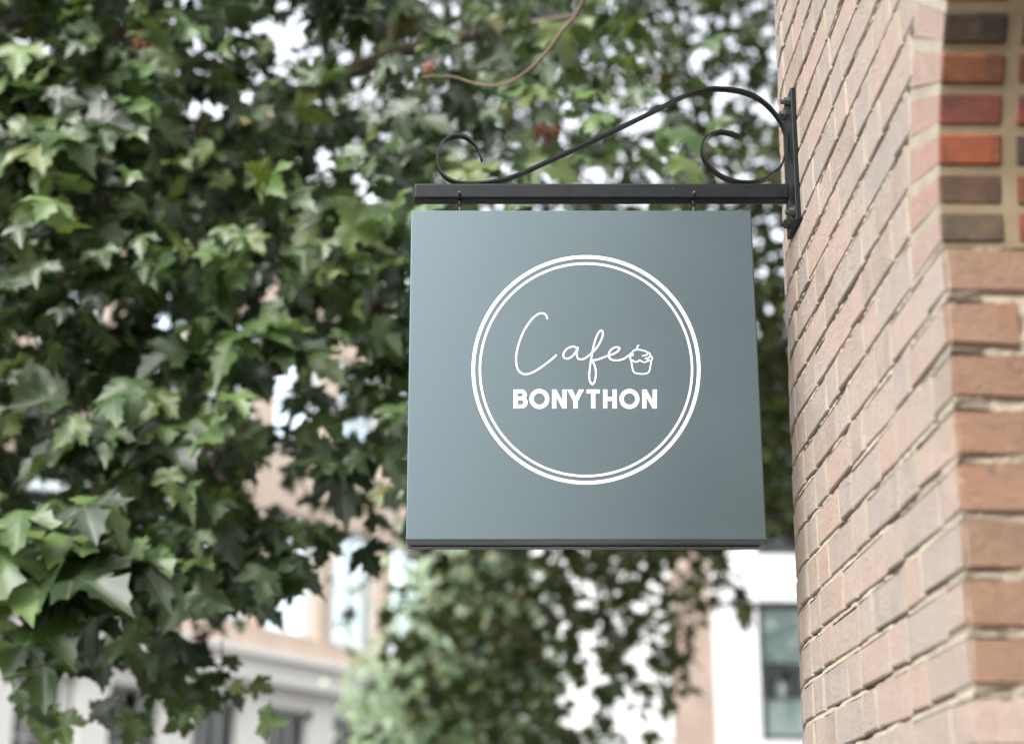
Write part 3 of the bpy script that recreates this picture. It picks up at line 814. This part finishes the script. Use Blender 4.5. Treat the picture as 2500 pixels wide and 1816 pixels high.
while len(back) < 780:
    Y = 8.5 + 3.5 * rng.random()
    u, v = rng.uniform(-1000, 1200), rng.uniform(-1100, 1500)
    if near_ok(u, v + 60, rng): back.append(np.array(at(u, v, Y)))
D1 = sprays_from(cents, (8, 13), 0.17, (0.065, 0.145), rng)
D1b = sprays_from(back, (13, 19), 0.45, (0.08, 0.15), rng)
def filt(D, low):
    fx, fy, fz = frames(D[1], D[2]); k = keep_leaf(D[0] + fy * D[3][:, None] * 0.4, D[3], rng, low)
    return tuple(a[k] for a in D)
D1 = filt(D1, 20); D1b = filt(D1b, -20)
# the sprays that stand out in front: (u, v, distance, leaf size in m, how many, upward tilt)
FEAT = [(60, 240, 4.6, .22, 4, .9), (190, 250, 4.7, .23, 5, .9), (250, 330, 4.8, .22, 4, .8), (90, 330, 4.6, .2, 4, .8), (110, 430, 4.6, .22, 3, .5), (40, 400, 4.5, .2, 2, .5), (70, 550, 4.5, .18, 3, .7),
        (350, 20, 5.2, .22, 3, .9), (420, 220, 5.4, .2, 3, .7), (560, 400, 5.2, .2, 4, .8), (430, 480, 5.4, .2, 3, .6), (350, 540, 5.0, .18, 3, .8), (700, 370, 5.6, .2, 3, .8), (720, 510, 5.6, .22, 3, .6), (830, 660, 5.2, .2, 2, .7),
        (520, 900, 4.7, .24, 4, .85), (610, 890, 4.7, .22, 2, .8), (330, 1060, 4.6, .23, 4, .95), (420, 1070, 4.7, .2, 2, .8), (290, 1120, 4.6, .2, 2, .8), (580, 720, 4.9, .2, 2, .4), (730, 740, 5.0, .2, 2, .4),
        (120, 1330, 4.3, .24, 3, 1.0), (220, 1370, 4.3, .26, 4, 1.0), (290, 1400, 4.4, .24, 3, .9), (60, 1420, 4.3, .24, 4, .9), (160, 1440, 4.4, .22, 3, .8), (360, 1490, 4.6, .2, 2, .2), (60, 1560, 4.4, .2, 3, .3),
        (520, 1450, 4.8, .2, 3, .9), (590, 1440, 4.9, .2, 3, .8), (650, 1370, 5.0, .17, 2, .7), (120, 1760, 4.9, .15, 2, .1), (340, 1770, 5.0, .13, 2, .1), (545, 1690, 5.0, .1, 3, .2), (545, 1770, 5.0, .1, 2, .2), (240, 1660, 4.9, .17, 3, .3), (420, 1640, 5.0, .17, 3, .3),
        (850, 1120, 5.0, .2, 2, .7), (930, 950, 5.0, .2, 3, .7), (960, 1160, 5.0, .2, 2, .3), (860, 1300, 5.2, .15, 2, .3), (940, 590, 4.8, .24, 2, .9), (880, 560, 5.0, .24, 2, .9), (1030, 410, 4.6, .2, 2, .95), (900, 400, 4.9, .22, 2, .7), (1210, 380, 5.0, .2, 1, .5),
        (940, 840, 5.0, .2, 3, .6), (210, 880, 5.2, .2, 3, .5), (140, 1060, 5.0, .2, 3, .5), (1040, 230, 4.8, .12, 3, .6), (1180, 250, 5.0, .2, 2, .3), (1260, 130, 4.9, .2, 2, .3), (1340, 180, 4.9, .2, 2, .3), (1080, 60, 5.0, .2, 3, .4), (960, 30, 5.2, .2, 3, .4), (300, 700, 5.0, .2, 3, .5), (130, 700, 5.0, .2, 3, .5), (780, 50, 5.2, .2, 2, .5)]
FP, FN, FT, FS = [], [], [], []
for (u, v, Y, sz, k, up) in FEAT:
    Y *= 1.14; sz *= 1.04
    c = np.array(at(u, v, Y))
    for j in range(k * 2 + 1):
        o_ = rng.normal(size=3) * np.array([0.095, 0.08, 0.055]); FP.append(c + o_ + np.array([0, 0, 0.05]))
        FN.append(np.array([rng.normal() * 0.35 - 0.12, -0.7 + 0.3 * rng.normal(), up + 0.25 * rng.normal()]))
        FT.append(np.array([o_[0] * 7 + rng.normal() * 0.3, -0.35, -0.55 + 0.25 * rng.normal()])); FS.append(sz * rng.uniform(0.5, 0.95))
pos = np.concatenate([np.array(FP), D1[0], D1b[0]]); nrm = np.concatenate([np.array(FN), D1[1], D1b[1]]); tip = np.concatenate([np.array(FT), D1[2], D1b[2]]); siz = np.concatenate([np.array(FS), D1[3], D1b[3]])
# nothing of the crown in front of the sign, its bracket or the wall
u, v, d = proj(pos)
ok = ~((pos[:, 1] < 4.3) | ((pos[:, 1] < 4.5) & (u > 980)) | (pos[:, 0] > 0.5) & (pos[:, 1] < 5.0))
pos, nrm, tip, siz = pos[ok], nrm[ok], tip[ok], siz[ok]
base1 = (-3.5, 7.6, 0.0)
t1 = empty('plane_tree', base1)
tag(t1, 'near plane tree with big lobed leaves filling the left side beside the sign', 'tree')
whi = np.where(pos[:, 1] < 8.0, rng.integers(0, len(SH), len(pos)), len(SH) + rng.integers(0, len(SH_LO), len(pos)))
foliage(t1, base1, pos, nrm, tip, siz, SH + SH_LO, M_LEAF, 300, rng, which=whi)
wood(t1, base1, 'trunk', [(-3.5, 7.6, -0.02), (-3.45, 7.6, 2), (-3.3, 7.65, 3.6), (-2.9, 7.8, 6.0), (-2.7, 8.0, 8.5)], [0.32, 0.26, 0.22, 0.17, 0.08], M_BARK, 14)
for pts in ([(-3.3, 7.65, 3.7), (-2.0, 7.4, 4.6), (-0.6, 6.6, 5.0), (0.3, 5.6, 4.7)], [(-3.35, 7.6, 3.2), (-2.9, 6.6, 3.9), (-2.4, 5.6, 4.0), (-1.7, 4.9, 3.6)], [(-3.3, 7.65, 3.4), (-2.2, 7.4, 3.8), (-1.4, 6.4, 3.5), (-0.9, 5.4, 2.9)],
            [(-3.0, 7.75, 5.2), (-2.0, 7.5, 6.2), (-0.8, 7, 6.6), (0.5, 6.5, 6.4)], [(-2.95, 7.8, 5.6), (-3.4, 7.2, 6.8), (-3.9, 6.4, 6.8)], [(-2.9, 7.8, 5.9), (-1.95, 8.5, 5.0), (-1.9, 8.6, 4.2), (-1.95, 8.7, 3.4)]):
    wood(t1, base1, 'limb', pts, [0.09, 0.06, 0.035, 0.012], M_BARK, 8)
TW = [([(1445, -40), (1424, 6), (1405, 40), (1372, 80), (1345, 120), (1310, 158), (1275, 185), (1235, 203), (1195, 208), (1150, 203), (1112, 188), (1070, 184), (1030, 186)], 3.98, [0.0048, 0.0045, 0.0035, 0.0022]),
      ([(264, 340), (256, 390), (246, 430)], 4.9, [0.005, 0.004]), ([(412, 930), (410, 990), (405, 1015)], 4.8, [0.006, 0.005]), ([(930, 620), (950, 680), (955, 760), (965, 800)], 4.9, [0.006, 0.005, 0.003]),
      ([(815, 600), (818, 650), (800, 680)], 5.1, [0.005, 0.004]), ([(223, 1150), (228, 1200), (240, 1260)], 4.6, [0.006, 0.004]), ([(590, 1740), (560, 1690), (545, 1640), (540, 1560)], 5.0, [0.003, 0.003]), ([(290, 1000), (350, 1030), (375, 1045)], 4.7, [0.003, 0.003]),
      ([(330, 1330), (350, 1370), (395, 1388)], 4.4, [0.002, 0.0025]), ([(395, 170), (330, 300), (300, 420)], 5.6, [0.012, 0.008]), ([(1120, 560), (1060, 350), (980, 300), (900, 290)], 6.0, [0.01, 0.006])]
for pts, Y, rads in TW:
    if Y > 4: Y *= 1.2
    pts = [(a + pr.uniform(-3, 3), b + pr.uniform(-3, 3)) for a, b in pts]
    wood(t1, base1, 'twig', [at(a, b, Y + 0.025 * i) for i, (a, b) in enumerate(pts)], rads, M_TWIG, 6)
for (a, b, Y) in ((141, 632, 5.6), (152, 672, 5.6), (255, 1512, 5.3)):
    c = at(a, b, Y); bm = bmesh.new(); bmesh.ops.create_icosphere(bm, subdivisions=2, radius=0.0145)
    for vv in bm.verts: vv.co *= rng.uniform(0.9, 1.12)
    bmesh.ops.translate(bm, verts=bm.verts, vec=c)
    me = bpy.data.meshes.new('seed_ball'); bm.to_mesh(me); bm.free(); me.materials.append(M_SEED)
    o = link('seed_ball', me, t1); o.matrix_parent_inverse = Matrix.Translation(-Vector(base1))
    wood(t1, base1, 'seed_stalk', [c + Vector((0, 0, 0.012)), c + Vector((0.004, 0, 0.06)), c + Vector((-0.006, 0.01, 0.12))], [0.0012, 0.001], M_BARK, 5)
BW = [(355, 85, 5.4, .10), (378, 110, 5.4, .08), (1316, 306, 4.4, .07), (1342, 312, 4.45, .045), (935, 745, 5.6, .06), (1040, 155, 4.5, .04), (275, 90, 6.0, .07)]
for i, (a, b, Y, s_) in enumerate(BW):
    nr = np.array([[rng.normal() * 0.4, -0.9, 0.3]]); tp = np.array([[rng.normal(), -0.2, -0.7]]); fx, fy, fz = frames(nr, tp)
    me = leaf_meshdata(SH[i % len(SH)], M_BROWNLEAF)
    o = bpy.data.objects.new('leaf', me); COL.objects.link(o); o.parent = t1; o.matrix_parent_inverse = Matrix.Translation(-Vector(base1))
    c = at(a, b, Y); o['label'] = 'withered red brown leaf'
    o.matrix_basis = Matrix(((fx[0][0], fy[0][0], fz[0][0], c.x), (fx[0][1], fy[0][1], fz[0][1], c.y), (fx[0][2], fy[0][2], fz[0][2], c.z), (0, 0, 0, 1))) @ Matrix.Scale(s_, 4)

# --- the plane tree further up the street: over and under the sign on the right
def far_ok(u, v, r):
    if v < 560 or u > 1780:                       # the upper crown, riddled with small gaps
        if v > 1300 and u > 1800: return False
        k_ = np.interp(u, [900, 1150, 1500, 1900, 2400], [0.2, 0.75, 0.9, 0.95, 1.0])
        for (hu, hv, hr, q) in ((1880, 260, 95, .02), (1660, 60, 70, .15), (1560, 130, 60, .15), (1700, 130, 60, .2), (1620, 350, 75, .2), (1390, 280, 60, .2), (1540, 470, 90, .2), (1490, 230, 60, .3), (1880, 530, 45, .15), (1660, 210, 70, .35), (1380, 400, 80, .5)):
            if (u - hu) ** 2 + (v - hv) ** 2 < hr * hr: k_ *= q
        return r.random() < k_
    right = np.interp(v, [1300, 1400, 1500, 1600, 1700, 1816], [1740, 1730, 1720, 1700, 1660, 1600]) + r.normal() * 20
    if u > right or u < 1150: return False
    k_ = np.interp(u, [1150, 1250, 1380, 1450, 1700], [0.6, 1.0, 1.0, 0.9, 0.85])
    for (hu, hv, hr, q) in ((1440, 1440, 55, .1), (1430, 1540, 65, .08), (1560, 1470, 45, .15), (1550, 1600, 50, .15), (1460, 1650, 55, .2), (1420, 1740, 80, .12), (1540, 1760, 60, .1), (1590, 1430, 40, .3)):
        if (u - hu) ** 2 + (v - hv) ** 2 < hr * hr: k_ *= q
    return r.random() < k_
fc = []
while len(fc) < 2150:
    Y = 11.5 + 6.5 * rng.random(); u, v = rng.uniform(900, 2700), rng.uniform(-1200, 1900)
    if far_ok(u, v, rng): fc.append(np.array(at(u, v, Y)))
D2 = sprays_from(fc, (12, 17), 0.5, (0.10, 0.165), rng, ncam=0.35)
base2 = (3.6, 15.0, 0.0)
t2 = empty('plane_tree', base2)
tag(t2, 'olive green plane tree further back, its gappy crown over and under the hanging sign', 'tree')
u, v, d = proj(D2[0])
k2 = ~((u > np.interp(v, [1250, 1340, 1500, 1650, 1816], [1990, 1740, 1720, 1690, 1620]) + rng.normal(size=len(u)) * 18) & (v > 1290)) | ((np.abs(u - 1790 - (v - 1450) * 0.5) < 28) & (v > 1330) & (v < 1540) & (rng.random(len(u)) < 0.8))
for (a, b, r_) in ((1440, 1440, 50), (1430, 1540, 62), (1560, 1470, 45), (1550, 1600, 45), (1460, 1650, 55), (1420, 1740, 75), (1540, 1760, 70), (1350, 1390, 28), (1590, 1420, 35), (1620, 1520, 30), (1360, 1600, 22), (1280, 1750, 30), (1500, 1700, 30), (1880, 260, 80), (1660, 60, 45), (1560, 130, 40), (1700, 130, 45), (1620, 350, 50), (1390, 280, 40), (1540, 470, 60), (1490, 230, 35), (1880, 530, 40), (1900, 130, 40), (1760, 210, 40), (1610, 440, 40), (1180, 280, 40), (1440, 420, 40)):
    k2 &= ~((u - a) ** 2 + (v - b) ** 2 < (r_ * (0.5 if b < 700 else 0.5)) ** 2)
D2 = tuple(a[k2] for a in D2)
foliage(t2, base2, D2[0], D2[1], D2[2], D2[3], SH_LO, M_LEAF_FAR, 300, rng)
bx = base2[0]
wood(t2, base2, 'trunk', [(bx, 15, -0.02), (bx - 0.1, 15, 2.5), (bx + 0.1, 15, 5), (bx + 0.3, 15.1, 8), (bx + 0.4, 15.1, 12)], [0.32, 0.27, 0.22, 0.17, 0.06], M_BARK, 14)
for pts in ([(bx, 15, 4.2), (bx - 1.0, 14.6, 6.0), (bx - 1.7, 14.4, 8.2), (bx - 2.0, 14, 10)], [(bx, 15, 4.8), (bx - 1.6, 14.7, 6.4), (bx - 2.9, 14.4, 7.6)], [(bx + 0.2, 15, 6.5), (bx + 0.9, 14.2, 8.0), (bx + 0.8, 13.4, 9.6)], [(bx, 15, 3.6), (bx - 1.2, 14.8, 4.9), (bx - 2.4, 14.6, 5.2), (bx - 3.2, 14.4, 4.6)]):
    wood(t2, base2, 'limb', pts, [0.11, 0.08, 0.045, 0.015], M_BARK, 8)

# --- the pale leafy tree below the sign
pc = []
while len(pc) < 640:
    Y = 17.5 + 3.5 * rng.random(); u, v = rng.uniform(860, 1420), rng.uniform(1300, 2250)
    e = ((u - 1130) / (215 + 30 * rng.normal())) ** 2 + ((v - 1800) / (480 + 30 * rng.normal())) ** 2
    if e < 1: pc.append(np.array(at(u, v, Y)))
D3 = sprays_from(pc, (8, 12), 0.2, (0.08, 0.14), rng, ncam=0.8, nup=0.9, nrand=0.35)
b3 = at(1130, 1816, 19.0); base3 = (b3.x, 19.0, 0.0)
t3 = empty('leafy_tree', base3)
tag(t3, 'pale green small leaved tree below the sign, in front of the cream building', 'tree')
foliage(t3, base3, D3[0], D3[1], D3[2], D3[3], SH_OV, M_LEAF_PALE, 250, rng)
wood(t3, base3, 'trunk', [(b3.x, 19, -0.02), (b3.x + 0.05, 19, 1.5), (b3.x - 0.05, 19, 3.2), (b3.x, 19, 5.2)], [0.16, 0.13, 0.1, 0.04], M_BARK, 10)

# ------------------------------------------------------------------ the buildings behind
M_PEACH = plain('peach_brick_facade', (0.60, 0.48, 0.38), 0.9, var=0.12, scale=1.2)
M_PEACHD = plain('dull_pink_brick_infill', (0.39, 0.30, 0.25), 0.9, var=0.15, scale=2)
M_WHITE = plain('cream_painted_render', (0.88, 0.86, 0.82), 0.7, var=0.05, scale=0.8)
M_PAINT = plain('white_painted_stucco', (0.80, 0.815, 0.815), 0.7, var=0.03, scale=0.8)
M_FRAME = plain('dark_window_frame', (0.05, 0.065, 0.065), 0.5, var=0.1)
M_GREYFRAME = plain('grey_window_bars', (0.45, 0.45, 0.44), 0.5, var=0.05)
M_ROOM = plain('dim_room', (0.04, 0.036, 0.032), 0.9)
M_BLIND = plain('pale_roller_blind', (0.74, 0.80, 0.78), 0.8, var=0.03)
M_FROST = plain('frosted_lower_sheet', (0.80, 0.86, 0.85), 0.6, var=0.03)
M_BOTTLE = plain('pale_glazed_pottery', (0.82, 0.86, 0.84), 0.3)
def glass_mat(name, tint, refl):
    t = NT(name)
    gl = t.node('ShaderNodeBsdfGlossy', {'Color': (*tint, 1), 'Roughness': 0.03}); trn = t.node('ShaderNodeBsdfTransparent', {'Color': (0.93, 0.97, 0.96, 1)})
    lw = t.node('ShaderNodeFresnel', {'IOR': 1.5}); f = t.math('MINIMUM', t.math('ADD', lw.outputs[0], refl), 1.0)
    mx = t.node('ShaderNodeMixShader', {0: f, 1: trn.outputs[0], 2: gl.outputs[0]}); t.l.new(mx.outputs[0], t.out.inputs[0]); return t.m
M_GLASS = glass_mat('window_glass', (0.95, 0.98, 1.0), 0.0)
M_SKYGLASS = glass_mat('reflecting_glass', (0.80, 0.92, 0.96), 0.5)

def child(o, parent, inv):
    o.parent = parent; o.matrix_parent_inverse = inv; return o
# the cream and peach building across the street, running back to the right
dirv = Vector((0.496, 0.868, 0)); nrmv = Vector((0.868, -0.496, 0))      # along the facade, and out of it
org = at(714, 1600, 30.0); org = Vector((org.x, org.y, 0))
bl = empty('corner_building', org)
bl.rotation_euler = (0, 0, math.atan2(dirv.y, dirv.x))
tag(bl, 'peach brick building with a white cornice and tall windows behind the left tree', 'building')
# facade frame: x along the facade, -y towards the street
PITCH_W, WU, WL = 1.95, 1.52, 1.30
zc0 = at(714, 1680, 30.0).z; zc1 = at(714, 1607, 30.0).z
N0, N1 = -9, 7
def bpart(name, mb, mats, **k): return mb.build(name, mats, bl, **k)
x0, x1 = (N0 - 0.5) * PITCH_W, (N1 + 0.5) * PITCH_W
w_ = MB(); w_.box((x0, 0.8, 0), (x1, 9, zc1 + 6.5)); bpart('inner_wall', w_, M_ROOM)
w_ = MB()
for k in range(N0, N1 + 2):
    xc = (k - 0.5) * PITCH_W; h_ = (PITCH_W - WL) / 2; w_.box((xc - h_, 0, 0), (xc + h_, 0.35, zc0))
w_.box((x0, 0.02, 0), (x1, 0.33, 1.0)); w_.box((x0, 0.02, zc0 - 0.35), (x1, 0.33, zc0 - 0.001)); bpart('ground_floor_wall', w_, M_WHITE)
w_ = MB(); w_.box((x0, -0.22, zc0), (x1, 0.35, zc1 - 0.12)); w_.box((x0, -0.34, zc1 - 0.12), (x1, 0.35, zc1)); bpart('cornice', w_, M_WHITE)
w_ = MB(); SH_ = 3.3; floors = [zc1 + 0.001 + SH_ * i for i in range(2)]; ZR = zc1 + 2 * SH_ + 0.5
for k in range(N0, N1 + 2):
    xc = (k - 0.5) * PITCH_W; h_ = (PITCH_W - WU) / 2; w_.box((xc - h_, 0, zc1 + 0.001), (xc + h_, 0.35, ZR))
for z in floors: w_.box((x0, 0.012, z), (x1, 0.34, z + 0.42)); w_.box((x0, 0.012, z + 2.6), (x1, 0.34, z + SH_ - 0.001))
bpart('upper_wall', w_, M_PEACH)
def grid_window(xc, z0, z1, w, glass, nx, ny, barmat):
    f = MB(); t_ = 0.07
    f.box((xc - w / 2, 0.16, z0), (xc - w / 2 + t_, 0.24, z1)); f.box((xc + w / 2 - t_, 0.16, z0), (xc + w / 2, 0.24, z1))
    f.box((xc - w / 2 + t_, 0.161, z0), (xc + w / 2 - t_, 0.239, z0 + t_)); f.box((xc - w / 2 + t_, 0.161, z1 - t_), (xc + w / 2 - t_, 0.239, z1))
    for i in range(1, nx): xx = xc - w / 2 + w * i / nx; f.box((xx - 0.025, 0.17, z0 + t_), (xx + 0.025, 0.23, z1 - t_))
    for i in range(1, ny): zz = z0 + (z1 - z0) * i / ny; f.box((xc - w / 2 + t_, 0.172, zz - 0.022), (xc + w / 2 - t_, 0.228, zz + 0.022))
    fo = f.build('window', barmat, bl)
    pn_ = MB(); pn_.add([(xc - w / 2 + t_, 0.2, z0 + t_), (xc + w / 2 - t_, 0.2, z0 + t_), (xc + w / 2 - t_, 0.2, z1 - t_), (xc - w / 2 + t_, 0.2, z1 - t_)], [(0, 1, 2, 3)])
    pn_.build('pane', glass, fo)
for k in range(N0, N1 + 1):
    grid_window(k * PITCH_W, 1.0, zc0 - 0.35, WL, M_GLASS, 3, 4, M_GREYFRAME)
    for z in floors: grid_window(k * PITCH_W, z + 0.42, z + 2.6, WU, M_SKYGLASS, 2, 2, M_PAINT)
w_ = MB(); w_.box((x0 - 0.2, -0.3, ZR), (x1 + 0.2, 9.2, ZR + 0.35)); bpart('roof', w_, M_WHITE)

# the white framed building at the right, beyond the sign
YR = 24.0
o1 = at(1800, 1816, YR); br2 = empty('office_building', (o1.x, YR, 0))
tag(br2, 'white framed building with a half drawn blind, between the sign and the brick wall', 'building')
RINV = Matrix.Translation(-Vector(br2.location))
def Rp(name, mb, mats, parent=br2, **k):
    o = mb.build(name, mats, parent, **k)
    if parent is br2: o.matrix_parent_inverse = RINV
    return o
def gx(u, v=1600, Y=YR): return at(u, v, Y).x
def gz(v, Y=YR): return at(1800, v, Y).z
XR = gx(2300)
w_ = MB(); w_.box((gx(1744), YR, 0), (gx(1853), YR + 0.5, gz(1470))); Rp('pilaster', w_, M_PAINT)
w_ = MB(); w_.box((gx(1738), YR - 0.06, gz(1468)), (XR, YR + 0.5, gz(1356))); Rp('band', w_, M_PAINT)
w_ = MB(); w_.box((gx(1780), YR + 0.004, gz(1356) + 0.002), (gx(1856), YR + 0.5, gz(900))); Rp('upper_pilaster', w_, M_PAINT)
w_ = MB(); w_.box((gx(1640), YR + 0.08, 0), (gx(1744) - 0.002, YR + 0.5, gz(900)));
Rp('brick_infill', w_, M_PEACHD)
w_ = MB(); w_.box((gx(1300), YR + 0.06, 0), (gx(1640) - 0.004, YR + 0.5, gz(900))); Rp('white_infill', w_, M_PAINT)
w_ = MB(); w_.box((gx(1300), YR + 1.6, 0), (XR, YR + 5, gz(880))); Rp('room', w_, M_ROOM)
w_ = MB(); w_.box((gx(1250), YR - 0.1, gz(895)), (XR, YR + 5.1, gz(880) + 0.1)); Rp('roof', w_, M_PAINT)
def office_window(u0, u1, v0, v1, lower):
    xa, xb, za, zb = gx(u0), gx(u1), gz(v1), gz(v0); t_ = 0.055
    f = MB(); f.box((xa, YR + 0.015, za), (xa + t_, YR + 0.115, zb)); f.box((xb - t_, YR + 0.015, za), (xb, YR + 0.115, zb)); f.box((xa + t_, YR + 0.016, za), (xb - t_, YR + 0.114, za + t_)); f.box((xa + t_, YR + 0.016, zb - t_), (xb - t_, YR + 0.114, zb))
    fo = Rp('window', f, M_FRAME)
    def sub(n_, mb, m): 
        o = mb.build(n_, m, fo); o.matrix_parent_inverse = Matrix.Identity(4); return o
    pn_ = MB(); pn_.box((xa + t_, YR + 0.063, za + t_), (xb - t_, YR + 0.069, zb - t_)); sub('pane', pn_, M_GLASS)
    if lower:
        q = MB(); q.box((xa + t_ + 0.01, YR + 0.085, gz(1617)), (xb - t_, YR + 0.091, zb - 0.01)); sub('roller_blind', q, M_BLIND)
        q = MB(); q.box((xa + t_ + 0.01, YR + 0.077, za + t_), (xb - t_, YR + 0.083, gz(1705))); sub('frosted_sheet', q, M_FROST)
        q = MB(); q.box((xa, YR + 0.120, gz(1706) - 0.03), (xb, YR + 0.450, gz(1706) - 0.005)); sub('inner_sill', q, M_PAINT)
    return fo
office_window(1858, 2100, 1473, 1803, True)
office_window(1862, 2100, 1230, 1352, False)
w_ = MB(); w_.box((gx(1853), YR + 0.02, 0), (XR, YR + 0.5, gz(1806))); Rp('white_base', w_, M_PAINT)
w_ = MB(); w_.box((gx(1856), YR + 0.03, gz(1228)), (XR, YR + 0.5, gz(900))); Rp('upper_wall', w_, M_FRAME)
bt = MB(); c = Vector((gx(1904, 1690, YR + 0.22), YR + 0.21, gz(1706) - 0.004)); vs = []
prof_ = [(0.0, 0.0), (0.055, 0.0), (0.060, 0.10), (0.058, 0.20), (0.030, 0.26), (0.022, 0.30), (0.0, 0.30)]
for r_, h_ in prof_:
    for k in range(14): vs.append(c + Vector((r_ * math.cos(k * math.pi / 7), r_ * math.sin(k * math.pi / 7), h_)))
bt.add(vs, [(i * 14 + k, i * 14 + (k + 1) % 14, i * 14 + 14 + (k + 1) % 14, i * 14 + 14 + k) for i in range(len(prof_) - 1) for k in range(14)])
tag(bt.build('bottle', M_BOTTLE, smooth=True), 'pale bottle standing on the inner sill under the half drawn blind', 'bottle')
